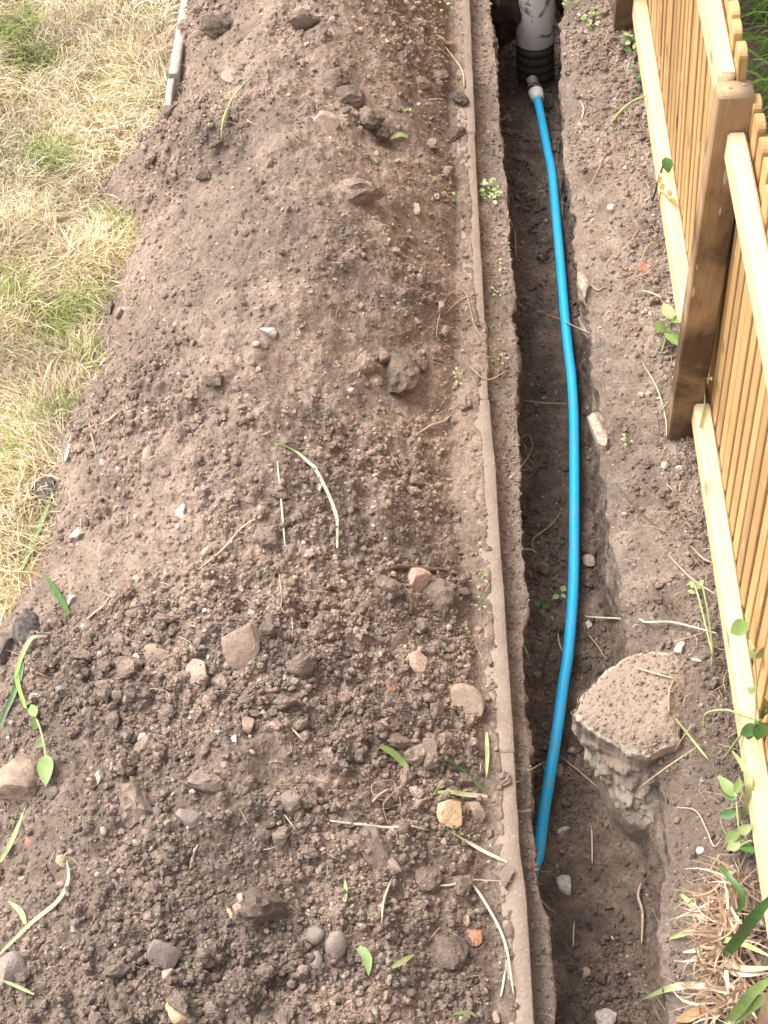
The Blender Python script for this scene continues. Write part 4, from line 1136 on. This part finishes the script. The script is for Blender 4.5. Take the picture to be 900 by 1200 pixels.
# ------------------------------------------------------------------ straws, roots, blades and plants placed one by one
def lift(px, py, h):
    loc, nor, dep = hit(px, py)
    d = ray(px, py)
    p = loc - d * (h / max(0.3, -d.z))
    for k in range(200):                       # stay in front of, or on top of, the rails and pickets
        if p.x < 0.592 or (p.z > 0.153 and p.x < 0.626 - 0.05 * p.z): break
        p = p - d * 0.006
    return p
def settle(sp, c):
    out = []
    for p in sp:
        q = drop(p.x, p.y)
        if q and p.z < q[0].z + c and q[0].z - p.z < 0.03: p = Vector((p.x, p.y, q[0].z + c))
        out.append(p)
    for it in range(2):
        out = [out[0]] + [Vector((b.x, b.y, max(b.z, (a.z + b.z + c_.z) / 3))) for a, b, c_ in zip(out, out[1:], out[2:])] + [out[-1]]
    return out
def strand(name, pts, wpx, mat, label, cat, h=0.004, taper=0.4):
    p3 = [lift(a, b, (q[0] if q else h)) for a, b, *q in pts]
    sp = settle(spline(p3, 7), 0.003); dep = (sp[0] - ORG).length; n = len(sp)
    r = [0.78 * wpx * dep / FPX / 2 * (1 - (1 - taper) * abs(2 * i / (n - 1) - 1) ** 3) for i in range(n)]
    e = (sp[0])
    me = tube_mesh(name, [q - e for q in sp], r, mat, 6)
    return tag(add_mesh(name, me, e), label, cat)
def ribbon_mesh(name, sp, width, mat, fold=0.25, tipw=0.1, tint=None, upv=Vector((0, -0.3, 1)), base=0.6):
    n = len(sp); v = []; tv = []
    for i, p in enumerate(sp):
        t = (sp[min(i + 1, n - 1)] - sp[max(i - 1, 0)]).normalized(); s = t.cross(upv)
        s = s.normalized() if s.length > 1e-4 else Vector((1, 0, 0)); u = s.cross(t)
        q = i / (n - 1); w_ = width / 2 * (base + (1 - base) * min(1, q * 4)) * (1 - (1 - tipw) * max(0, (q - 0.55) / 0.45) ** 1.6)
        v += [p - s * w_ + u * w_ * fold, p, p + s * w_ + u * w_ * fold]
        tv += [q] * 3
    f = []
    for i in range(n - 1): f += [(3 * i, 3 * i + 1, 3 * i + 4, 3 * i + 3), (3 * i + 1, 3 * i + 2, 3 * i + 5, 3 * i + 4)]
    tq = np.array(tv)[:, None] * np.ones((1, 3))
    if tint: tq = np.clip((tq - tint[0]) / (tint[1] - tint[0]), 0, 1)
    return mesh_np(name, np.array([q[:] for q in v]), np.array(f), mat, True, tq)
def blade(name, pts, wpx, mat, label, cat, h=0.006, tipw=0.1, tint=None, parent=None):
    p3 = [lift(a, b, (q[0] if q else h)) for a, b, *q in pts]
    sp = spline(p3, 7)
    if not parent: sp = settle(sp, 0.004)
    e = sp[0]; dep = (e - ORG).length
    me = ribbon_mesh(name, [q - (parent.location if parent else e) for q in sp], (1 if parent else 0.78) * wpx * dep / FPX, mat, 0.25, tipw, tint)
    o = add_mesh(name, me, (0, 0, 0) if parent else e, parent=parent)
    if label: tag(o, label, cat)
    return o

S = strand
S('straw', [(325, 540), (330, 590), (335, 652)], 3.4, M_STRAWW, 'straight white straw lying up the crest of the heap', 'straw')
blade('grass_blade', [(395, 642), (394, 605), (375, 560), (350, 532), (320, 520)], 5, M_BLADE_GW, 'long bent grass blade curving beside the white straw', 'grass blade', tint=(1.0, 0.45))
S('straw', [(387, 962), (440, 969), (502, 973)], 5.0, M_STRAWW, 'thick white straw lying across the lower heap', 'straw', h=0.010)
S('straw', [(508, 1038), (530, 1037), (548, 1032), (570, 1060), (592, 1105), (602, 1165)], 5.0, M_STRAWW, 'long bent white straw curving down beside the near edging', 'straw', h=0.008)
S('straw', [(549, 1031), (600, 1033), (640, 1037)], 1.6, M_STRAW, 'thin stem lying across the near edging', 'straw', h=0.012)
S('straw', [(232, 668), (262, 643), (282, 620), (300, 608)], 3.4, M_STRAW, 'kinked tan stalk on the left slope of the heap', 'straw')
S('straw', [(94, 732), (115, 716), (133, 698)], 3.4, M_STRAW, 'short tan stalk on the lower left slope', 'straw')
S('straw', [(113, 533), (107, 508), (102, 482)], 3.2, M_ROOT, 'reddish dry stalk standing at the lawn edge', 'straw')
S('straw', [(118, 499), (128, 492), (138, 484)], 4.5, M_STRAW, 'stubby orange tan stem at the lawn edge', 'straw')
S('straw', [(92, 154), (120, 152), (158, 141)], 4.0, M_STRAWW, 'white curved straw on the dry lawn', 'straw', h=0.02)
S('straw', [(259, 166), (262, 140), (275, 112), (298, 86)], 3.6, M_GREENP, 'pale green bent stalk far up the heap', 'stalk', h=0.012)
S('straw', [(447, 1082), (450, 1055), (459, 1030)], 4, M_STRAW, 'curled cream root standing in the lower heap', 'root', h=0.012)
S('straw', [(587, 1168), (590, 1152), (592, 1137)], 4, M_STRAWW, 'short white straw at the bottom beside the edging', 'straw')
S('straw', [(340, 852), (350, 862), (358, 870)], 4, M_STRAW, 'short cream stub on the lower crest', 'straw')
S('straw', [(223, 1018), (226, 1003), (232, 990)], 5, M_STRAW, 'pale curved flake of straw on the lower left', 'straw')
S('root', [(454, 965), (449, 945), (455, 935), (463, 925), (460, 915), (445, 916), (436, 921), (438, 932), (450, 938), (456, 930)], 2.2, M_ROOT, 'curly brown root looped on the lower heap', 'root', h=0.014)
S('root', [(436, 940), (445, 931), (456, 924)], 4, M_STRAW, 'pale root stub inside the curly root', 'root', h=0.010)
S('bark', [(452, 667), (475, 664), (500, 667), (525, 670)], 8, M_BARK, 'strip of dark bark above the large clod', 'bark', h=0.008)
S('root', [(492, 507), (505, 499), (520, 494), (530, 488)], 5, M_ROOT, 'forked brown root on the right slope', 'root', h=0.008)
S('root', [(511, 395), (515, 370), (527, 345), (545, 343), (556, 380), (568, 400)], 2, M_ROOT, 'thin looping root beside the soil covered edging', 'root', h=0.006)
S('root', [(545, 425), (570, 445), (595, 434)], 2.6, M_ROOT, 'thin root lying over the covered edging', 'root', h=0.006)
S('root', [(520, 370), (540, 352), (557, 348)], 2, M_ROOT, 'short rootlet near the cream pebble', 'root', h=0.006)
S('root', [(325, 690), (331, 715), (341, 722), (343, 740)], 1.8, M_STRAW, 'forked pale rootlets on the middle of the heap', 'root', h=0.006)
S('root', [(320, 720), (330, 705), (326, 665)], 1.6, M_STRAW, 'thin pale rootlet beside the forked rootlets', 'root', h=0.006)
S('straw', [(522, 55), (541, 82), (544, 102)], 3, M_STRAW, 'bent straw by the far edging', 'straw')
S('straw', [(510, 40), (522, 50), (533, 51)], 6, M_STRAW, 'curled dry leaf strip by the far edging', 'straw')
# trench roots
S('root', [(605, 515), (617, 512), (624, 520), (622, 532), (610, 548), (620, 551)], 2.2, M_ROOT, 'tangle of brown rootlets hanging from the left trench wall', 'root', h=0.01)
S('root', [(600, 508), (612, 520), (618, 535), (626, 545)], 1.8, M_ROOT, 'single rootlet dangling from the left trench wall', 'root', h=0.01)
S('root', [(614, 563), (628, 554), (642, 545)], 4.5, M_ROOTD, 'dark root lying across the trench floor left of the pipe', 'root', h=0.008)
S('root', [(657, 600), (645, 616), (626, 630), (624, 642), (628, 650)], 2.4, M_ROOT, 'long curved root left of the pipe', 'root', h=0.008)
S('root', [(614, 469), (635, 472), (664, 473)], 2.0, M_ROOT, 'thin root running to the pipe across the trench floor', 'root', h=0.012)
S('straw', [(685, 722), (720, 726), (755, 729), (790, 730), (840, 742)], 3.4, M_STRAWW, 'long pale straw spanning from trench to fence', 'straw', h=0.012)
S('root', [(636, 786), (641, 765), (650, 745), (660, 733)], 2.6, M_ROOTD, 'brown root left of the pipe halfway down the trench', 'root', h=0.01)
S('straw', [(654, 742), (655, 752), (659, 764)], 3, M_STRAW, 'short tan stalk touching the pipe', 'straw', h=0.012)
S('root', [(690, 744), (701, 758), (710, 773)], 2.2, M_ROOT, 'twig right of the pipe above the concrete lump', 'root', h=0.01)
S('straw', [(653, 884), (680, 905), (702, 924)], 1.8, M_STRAW, 'thin pale stem leaning below the concrete lump', 'straw', h=0.012)
S('root', [(751, 1035), (748, 1050), (753, 1070), (752, 1105)], 4.2, M_ROOT, 'pale root hanging on the near right trench wall', 'root', h=0.012)
S('straw', [(673, 1080), (672, 1095), (672, 1110)], 2.6, M_STRAW, 'short straw standing on the near trench floor', 'straw', h=0.01)
S('root', [(693, 968), (694, 990), (694, 1012)], 3.0, M_STRAW, 'pale root line running along the near trench floor', 'root', h=0.004)
S('root', [(628, 906), (622, 902), (634, 898), (640, 906)], 2.0, M_STRAW, 'pale rootlets poking from the left wall beside the pipe', 'root', h=0.012)
S('straw', [(595, 945), (608, 951), (622, 949)], 2.0, M_ROOT, 'small twig lying over the near edging', 'straw', h=0.01)
S('straw', [(594, 922), (602, 918), (609, 915)], 3.2, M_STRAW, 'bit of straw on the edging opposite the lump', 'straw', h=0.006)
S('root', [(585, 138), (592, 142), (600, 142)], 2, M_STRAWW, 'white rootlet over the far left lip', 'root', h=0.006)
S('root', [(605, 305), (602, 270), (594, 256)], 2, M_STRAW, 'pale root down the far left lip', 'root', h=0.006)
S('root', [(632, 364), (655, 375), (690, 390), (715, 402)], 1.8, M_ROOT, 'thin root crossing over the far pipe', 'root', h=0.014)
# bank straws
S('straw', [(689, 330), (700, 340), (708, 336)], 3, M_ROOT, 'root stub at the lip of the far bank', 'root')
S('straw', [(810, 772), (822, 775)], 5, M_STRAWW, 'thick short white stem behind the concrete lump', 'straw', h=0.008)
S('straw', [(744, 782), (770, 790), (790, 795)], 3, M_STRAW, 'straw lying on top of the concrete lump', 'straw', h=0.008)
S('straw', [(790, 795), (784, 812), (784, 835)], 3.2, M_ROOT, 'brown root hooking down on the concrete lump', 'root', h=0.010)
S('straw', [(792, 842), (812, 868), (830, 890)], 4.5, M_GREENP, 'pale stem leaning at the foot of the fence', 'stalk', h=0.02)
S('straw', [(748, 924), (780, 900), (820, 873)], 2.2, M_STRAW, 'long thin stem leaning across below the lump', 'straw', h=0.02)
S('root', [(793, 946), (815, 950), (828, 972), (833, 985), (838, 992), (846, 982)], 2.4, M_STRAW, 'curled pale root on the near bank', 'root', h=0.008)
S('straw', [(810, 640), (824, 655), (834, 659)], 2.5, M_STRAW, 'tan stem near the foot of the near panel', 'straw', h=0.015)
S('straw', [(783, 650), (810, 678), (838, 696)], 2.6, M_STRAW, 'long tan stem slanting to the near rail', 'straw', h=0.015)
S('straw', [(762, 680), (775, 702), (792, 720)], 2.6, M_ROOTD, 'dark twig on the bank above the lump', 'twig', h=0.008)
S('straw', [(720, 565), (745, 595), (775, 622)], 2.0, M_ROOTD, 'thin dark twig on the bank in mid trench', 'twig', h=0.008)
S('straw', [(752, 424), (770, 455), (780, 490), (781, 512)], 2.4, M_STRAW, 'pale stem curving to the foot of the near post', 'straw', h=0.010)
S('straw', [(730, 335), (745, 325), (762, 318), (782, 292)], 2.2, M_ROOT, 'twig under the orange tile shard', 'twig', h=0.010)
S('straw', [(748, 312), (758, 290), (770, 283)], 2.0, M_ROOT, 'upright twig behind the tile shard', 'twig', h=0.014)
S('straw', [(752, 340), (765, 344), (776, 349)], 3.0, M_STRAW, 'short pale stick right of the tile shard', 'straw', h=0.006)
S('straw', [(690, 222), (700, 200), (712, 178), (740, 150)], 1.6, M_ROOT, 'fine long root up the far bank', 'root', h=0.008)
S('straw', [(680, 118), (684, 128), (682, 140)], 3.0, M_STRAW, 'curled pale rootlet on the far bank', 'root', h=0.006)

# green blades on the heap
B = blade
B('grass_blade', [(445, 874), (460, 882), (474, 896), (481, 906)], 10, M_GREEN, 'broad green blade lying by the cream wedge stone', 'grass blade', h=0.010)
B('grass_blade', [(570, 858), (571, 885), (570, 911)], 6, M_GREENP, 'upright pale green blade beside the edging', 'grass blade', h=0.010)
B('grass_blade', [(571, 933), (545, 931), (512, 928)], 7, M_BLADE_GW, 'green and white stem lying above the yellowish stone', 'grass blade', h=0.010, tipw=0.6, tint=(1, 0.2))
B('grass_blade', [(572, 930), (550, 910), (530, 893), (510, 890)], 4, M_GREEND, 'thin dark blade arching above the yellowish stone', 'grass blade', h=0.014)
B('grass_blade', [(404, 1057), (405, 1045), (404, 1030)], 6, M_GREENP, 'short upright green blade on the lower heap', 'grass blade', h=0.012)
B('grass_blade', [(459, 1134), (472, 1126), (486, 1118)], 8, M_GREENP, 'short slanting green blade near the bottom', 'grass blade', h=0.010)
B('grass_blade', [(594, 1010), (572, 1000), (550, 988), (521, 970)], 5, M_BLADE_GW, 'faded blade running from the yellowish stone to the edging', 'grass blade', h=0.012, tint=(1.0, 0.6))
B('grass_blade', [(420, 1110), (430, 1122), (432, 1143)], 14, M_GREEN, 'folded green leaf low on the heap', 'leaf', h=0.012)
B('grass_blade', [(532, 1188), (548, 1186), (560, 1192)], 5, M_GREEN, 'green blade at the bottom edge of the heap', 'grass blade', h=0.01)
B('grass_blade', [(81, 720), (68, 697), (52, 672)], 9, M_GREEND, 'stiff blue green blade at the lower left lawn edge', 'grass blade', h=0.018)
B('grass_blade', [(25, 668), (45, 620), (60, 584)], 8, M_GREEN, 'upright green blade beside the charred lump', 'grass blade', h=0.015)
B('grass_blade', [(30, 830), (20, 790), (35, 750), (55, 745)], 7, M_BLADE_GW, 'green and white blade bent around the round black lump', 'grass blade', h=0.02, tint=(0.3, 0.9))
B('grass_blade', [(0, 850), (15, 815), (24, 790), (28, 770)], 8, M_GREEND, 'long green blade rising at the lower left margin', 'grass blade', h=0.015)
B('grass_blade', [(0, 1010), (14, 985), (30, 945)], 7, M_GREENP, 'yellow green blade below the broken brown stone', 'grass blade', h=0.015)
B('grass_blade', [(0, 1118), (35, 1083), (68, 1055), (80, 1030), (78, 1008)], 6, M_BLADE_GW, 'withered grey green blade at the lower left', 'grass blade', h=0.012, tint=(-2.0, 1.4))
B('grass_blade', [(40, 1165), (18, 1155), (0, 1148)], 5, M_GREENP, 'green stem at the left margin near the bottom', 'grass blade', h=0.01)
B('grass_blade', [(30, 1083), (24, 1068), (10, 1056)], 8, M_GREENP, 'bent pale blade at the left margin', 'grass blade', h=0.01)
B('grass_blade', [(76, 540), (80, 525), (83, 510)], 5, M_STRAWW, 'whitish blade stub at the lawn edge', 'grass blade', h=0.012)
B('grass_blade', [(478, 160), (468, 158), (456, 164)], 8, M_GREENP, 'pale green blade pair on the far right slope', 'grass blade', h=0.008)

def leaf_mesh(name, L, W, mat, fold=0.25, droop=0.2):
    n = 7; v = []; f = []
    for i in range(n):
        t = i / (n - 1); w_ = W / 2 * (math.sin(math.pi * t ** 0.8) ** 0.8 if 0 < t < 1 else 0.02)
        z = -droop * L * t * t
        v += [(-w_, t * L, z + w_ * fold), (0, t * L, z), (w_, t * L, z + w_ * fold)]
    for i in range(n - 1): f += [(3 * i, 3 * i + 1, 3 * i + 4, 3 * i + 3), (3 * i + 1, 3 * i + 2, 3 * i + 5, 3 * i + 4)]
    return mesh_np(name, np.array(v), np.array(f), mat, True)
def leaf_at(p, dirn, L, W, mat, parent=None, up=Vector((0, -0.4, 1)), name='leaf'):
    y = dirn.normalized(); x = y.cross(up).normalized(); z = x.cross(y)
    q = Matrix((x, y, z)).transposed().to_quaternion()
    me = leaf_mesh(name, L, W, mat, 0.22, 0.15)
    o = add_mesh(name, me, p - (parent.location if parent else Vector((0, 0, 0))), parent=parent, rot=q)
    return o

def plant(name, base_px, stems, leaves, label, cat, stem_mat=M_GREENP, sw=2.5):
    """stems: lists of (px, py, height); leaves: (px0, py0, h0, px1, py1, h1, width px, material)"""
    b = hit(*base_px)[0]; root = empty(name, b); tag(root, label, cat)
    for st in stems:
        sp = spline([lift(a, c, h) for a, c, h in st], 6); dep = (sp[0] - ORG).length
        child_mesh('stem', tube_mesh('stem', sp, sw * dep / FPX / 2, stem_mat, 6), root)
    for (a, c, h, a2, c2_, h2, wpx, m) in leaves:
        p = lift(a, c, h); q = lift(a2, c2_, h2); dep = (p - ORG).length
        leaf_at(p, q - p, (q - p).length, wpx * dep / FPX, m, root)
    return root
# leafy weed among the black lump and the broken stone
plant('weed', (40, 830), [[(30, 828, 0.01), (44, 845, 0.02), (53, 880, 0.02), (52, 900, 0.01)], [(30, 828, 0.01), (36, 822, 0.02)]],
      [(42, 840, .02, 35, 824, .03, 12, M_GREEN), (44, 842, .02, 36, 856, .025, 12, M_GREEN), (54, 884, .02, 52, 918, .03, 19, M_GREEN), (50, 870, .02, 42, 875, .02, 8, M_GREEN)],
      'small leafy green weed at the lower left lawn edge', 'weed')
# seedling clump on the ledge
def clump(px, py, rad, n, label, lw=5.0, mats=(M_GREEN, M_GREENP)):
    loc, nor, dep = hit(px, py); root = empty('seedling', loc); tag(root, label, 'seedling')
    s = dep / FPX
    for k in range(n):
        an = random.uniform(0, 6.28); r = rad * s * math.sqrt(random.random()); 
        p = loc + Vector((math.cos(an) * r * 0.75, math.sin(an) * r * 1.1, 0.010 + 0.018 * random.random()))
        dd = Vector((math.cos(an), math.sin(an), random.uniform(-0.1, 0.35)))
        L = lw * s * random.uniform(0.7, 1.35)
        leaf_at(p, dd, L, L * random.uniform(0.6, 0.8), random.choice(mats), root)
        if k % 3 == 0:
            child_mesh('stem', tube_mesh('stem', [loc, loc.lerp(p, 0.5) + Vector((0, 0, 0.004)), p], 0.0008, M_GREENP, 5), root)
clump(574, 229, 14, 34, 'bright green seedling clump on the ledge beside the trench', 5.2, (M_GREEN, M_GREENP))
clump(694, 28, 13, 26, 'small bright seedling at the top of the far bank', 4.5)
clump(672, 12, 14, 14, 'faint green moss sprigs at the far trench lip', 3.5, (M_GREEND, M_GREENP))
clump(537, 447, 8, 8, 'tiny green sprig at the toe beside the round clod', 4.2)
clump(588, 315, 9, 8, 'scattered tiny seedlings on the ledge below the clump', 3.2, (M_GREENP, M_GREEND))
clump(584, 345, 9, 7, 'sparse tiny seedlings lower on the ledge', 3.2, (M_GREENP, M_GREEND))
clump(534, 239, 3, 3, 'single round green leaf on the soil left of the edging', 7)
clump(483, 132, 10, 6, 'small green leaves on the far right slope', 5)
clump(563, 683, 9, 6, 'tiny sprig beside the middle of the edging', 4)
clump(565, 712, 8, 6, 'tiny sprig just below on the edging side', 3.6, (M_GREENP,))
clump(518, 12, 14, 12, 'weedy green tuft at the far edging', 4.5, (M_GREENP, M_GREEN))
clump(590, 426, 6, 5, 'green fleck on the ledge by the covered edging', 4, (M_GREEN,))
clump(735, 520, 7, 5, 'yellowish sprig on the bank left of the near post', 5, (M_GREENP,))
clump(634, 718, 5, 3, 'dark flat leaf on the trench floor', 11, (M_GREEND,))
clump(656, 702, 4, 3, 'pale green leaf against the pipe', 7, (M_GREENP,))
clump(616, 764, 5, 3, 'green leaf at the left trench wall', 7, (M_GREEND,))
clump(466, 367, 5, 3, 'tiny green leaf on the right slope', 5, (M_GREEN,))
clump(744, 52, 15, 22, 'dark weedy tuft at the foot of the far post', 6, (M_GREEND, M_GREENP))
clump(752, 88, 16, 26, 'trailing grey green weed along the far rail', 6, (M_GREEND, M_GREENP))

# plants growing through the fence
plant('vine', (782, 405), [[(776, 412, 0.005), (782, 390, 0.03), (792, 368, 0.06)]],
      [(781, 384, .04, 766, 382, .05, 15, M_GREEN), (783, 388, .03, 793, 400, .03, 17, M_GREEN), (787, 374, .05, 778, 354, .07, 14, M_GREENP), (784, 378, .05, 795, 372, .06, 14, M_GREEN)],
      'three leaved green vine at the foot of the far fence panel', 'vine')
plant('vine', (815, 505), [[(820, 500, 0.01), (826, 470, 0.10), (824, 444, 0.17)]],
      [(822, 443, .17, 803, 441, .17, 12, M_GREEN), (824, 444, .17, 834, 437, .18, 10, M_GREENP)],
      'leaf pair sprouting at the near post beside the rail end', 'vine')
plant('vine', (765, 240), [[(765, 235, 0.01), (775, 200, 0.10), (780, 186, 0.16)]],
      [(780, 184, .17, 784, 202, .15, 13, M_GREEND)],
      'single dark leaf hanging over the far rail', 'vine', M_GREEND)
plant('dead_leaves', (772, 230), [[(772, 240, 0.02), (775, 225, 0.06), (786, 236, 0.10)]],
      [(772, 215, .06, 775, 206, .07, 5, M_ORANGE), (774, 222, .06, 779, 214, .07, 5, M_ORANGE), (785, 232, .10, 792, 236, .10, 6, M_ORANGE), (782, 228, .09, 787, 222, .09, 5, M_DRYLEAF)],
      'withered orange leaves clinging to the far rail', 'dead leaves', M_ORANGE, 1.6)
S('grass_blade', [(718, 155, 0.01), (722, 137, 0.05), (740, 120, 0.08), (758, 112, 0.11)], 4.5, M_GREENP, 'arching pale green stalk bent over the far bank', 'stalk')
plant('vine', (835, 800), [[(836, 770, 0.03), (830, 720, 0.10), (822, 680, 0.14)], [(836, 770, .03), (815, 688, .02), (805, 686, .01)]],
      [(815, 688, .02, 808, 683, .03, 7, M_GREENP), (816, 690, .02, 824, 680, .04, 8, M_GREENP), (806, 692, .01, 816, 695, .01, 5, M_GREENP)],
      'thin weed with small leaves at the foot of the near panel', 'weed')
plant('vine', (848, 790), [[(884, 760, 0.16), (876, 742, 0.20), (868, 705, 0.26)]],
      [(878, 730, .22, 853, 742, .20, 20, M_GREEN)],
      'large bright leaf lying across the near rail', 'vine')
plant('vine', (850, 880), [[(848, 890, 0.02), (868, 862, 0.12), (890, 845, 0.20), (898, 832, .23)], [(890, 845, .20), (870, 838, .16), (850, 832, .1), (828, 836, .06), (825, 852, .03)], [(885, 850, .2), (886, 800, .25), (884, 770, .28)]],
      [(888, 850, .2, 866, 862, .17, 15, M_GREEND), (890, 848, .2, 888, 868, .18, 15, M_GREEND), (892, 846, .2, 905, 855, .2, 15, M_GREEND), (892, 842, .2, 902, 826, .23, 14, M_GREENP), (884, 812, .25, 876, 806, .26, 9, M_GREENP), (886, 772, .28, 878, 760, .30, 8, M_GREENP), (887, 772, .28, 894, 763, .30, 8, M_GREENP), (880, 855, .18, 876, 868, .16, 10, M_GREEN)],
      'dark leaved climbing plant in front of the near rail', 'vine', M_GREENP, 3.0)
plant('weed', (858, 985), [[(868, 1002, 0.01), (866, 975, 0.06), (862, 930, 0.10)], [(880, 985, .08), (870, 990, .05), (860, 1000, .02)]],
      [(863, 935, .10, 842, 908, .11, 14, M_GREEN), (863, 938, .10, 848, 925, .10, 13, M_GREEND), (864, 952, .08, 842, 956, .08, 12, M_GREEND), (866, 975, .06, 848, 986, .05, 13, M_GREEN), (866, 976, .06, 880, 968, .07, 12, M_GREENP), (867, 985, .05, 852, 996, .04, 14, M_GREENP), (868, 990, .04, 882, 996, .04, 12, M_GREEND), (862, 930, .10, 868, 912, .12, 10, M_GREEN)],
      'leafy weed climbing the foot of the near rail', 'weed')
# strap leaves and thatch at the bottom right
sr = empty('strap_leaf_plant', hit(852, 1130)[0]); tag(sr, 'cut back strap leaved plant at the bottom right fence foot', 'plant')
for pts, wpx, m, ti in (([(846, 1124, .02), (865, 1100, .10), (885, 1073, .18), (915, 1040, .25)], 13, M_GREEND, None),
                    ([(850, 1202, .02), (868, 1180, .08), (885, 1160, .12), (915, 1140, .16)], 12, M_GREEN, None),
                    ([(846, 1206, .02), (872, 1186, .06), (892, 1172, .10), (915, 1160, .14)], 11, M_GREEN, None),
                    ([(838, 1103, .02), (855, 1102, .05), (875, 1108, .07), (905, 1122, .06)], 7, M_GREENP, None),
                    ([(836, 1090, .01), (822, 1076, .03), (810, 1060, .03), (797, 1047, .02)], 8, M_BLADE_GW, (1.0, 0.45)),
                    ([(836, 1094, .01), (820, 1088, .02), (806, 1092, .02), (785, 1100, .01)], 8, M_BLADE_GW, (1.0, 0.25)),
                    ([(848, 1160, .02), (815, 1155, .03), (785, 1158, .03), (753, 1171, .01)], 8, M_BLADE_GW, (1.0, 0.4)),
                    ([(862, 1078, .02), (870, 1050, .05), (852, 1025, .06), (842, 1013, .05)], 7, M_GREEND, None),
                    ([(870, 960, .04), (878, 920, .08), (872, 900, .10), (858, 880, .12)], 8, M_GREENP, None),
                    ([(838, 1096, .02), (818, 1112, .03), (800, 1116, .02)], 5, M_STRAWW, None),
                    ([(845, 1125, .02), (870, 1135, .04), (910, 1134, .05)], 7, M_STRAW, None),
                    ([(845, 1130, .02), (865, 1142, .03), (905, 1140, .05)], 5, M_STRAWW, None)):
    B('leaf_blade', pts, wpx, m, None, None, tint=ti, parent=sr, tipw=0.25)
B('dead_leaf', [(842, 1190, .01), (820, 1186, .02), (805, 1192, .02), (792, 1196, .01)], 16, M_DRYLEAF, 'folded tan dead leaf at the bottom right corner', 'dead leaf')
def thatch():
    n = 1500
    c = np.array([[849, 1065, 26, 300], [858, 1090, 26, 350], [848, 1130, 30, 250], [862, 1040, 16, 200], [868, 1170, 30, 300], [842, 1180, 22, 100]])
    roots = []
    for a, b, r, m in c:
        for k in range(int(m * 0.27)):
            roots.append(at(a + random.gauss(0, r * .5), b + random.gauss(0, r * .55), 0.035))
    n = len(roots); root = np.array([q[:] for q in roots]); root[:, 2] = RNG.uniform(0.012, 0.055, n)
    a = RNG.random((n, 1)); col = np.array([0.58, 0.42, 0.30]) * a + np.array([0.26, 0.17, 0.115]) * (1 - a)
    pl = RNG.random(n) < 0.18; col[pl] = np.array([0.75, 0.66, 0.5])
    blades('dry_thatch', root, RNG.normal(3.6, 1.1, n), RNG.uniform(0.03, 0.10, n), RNG.uniform(0.0015, 0.008, n), RNG.uniform(-0.01, 0.018, n), col, M_GRASS, 'dead brown thatch heaped at the near fence foot', 'thatch', 4, RNG.normal(0, 0.8, n))
thatch()
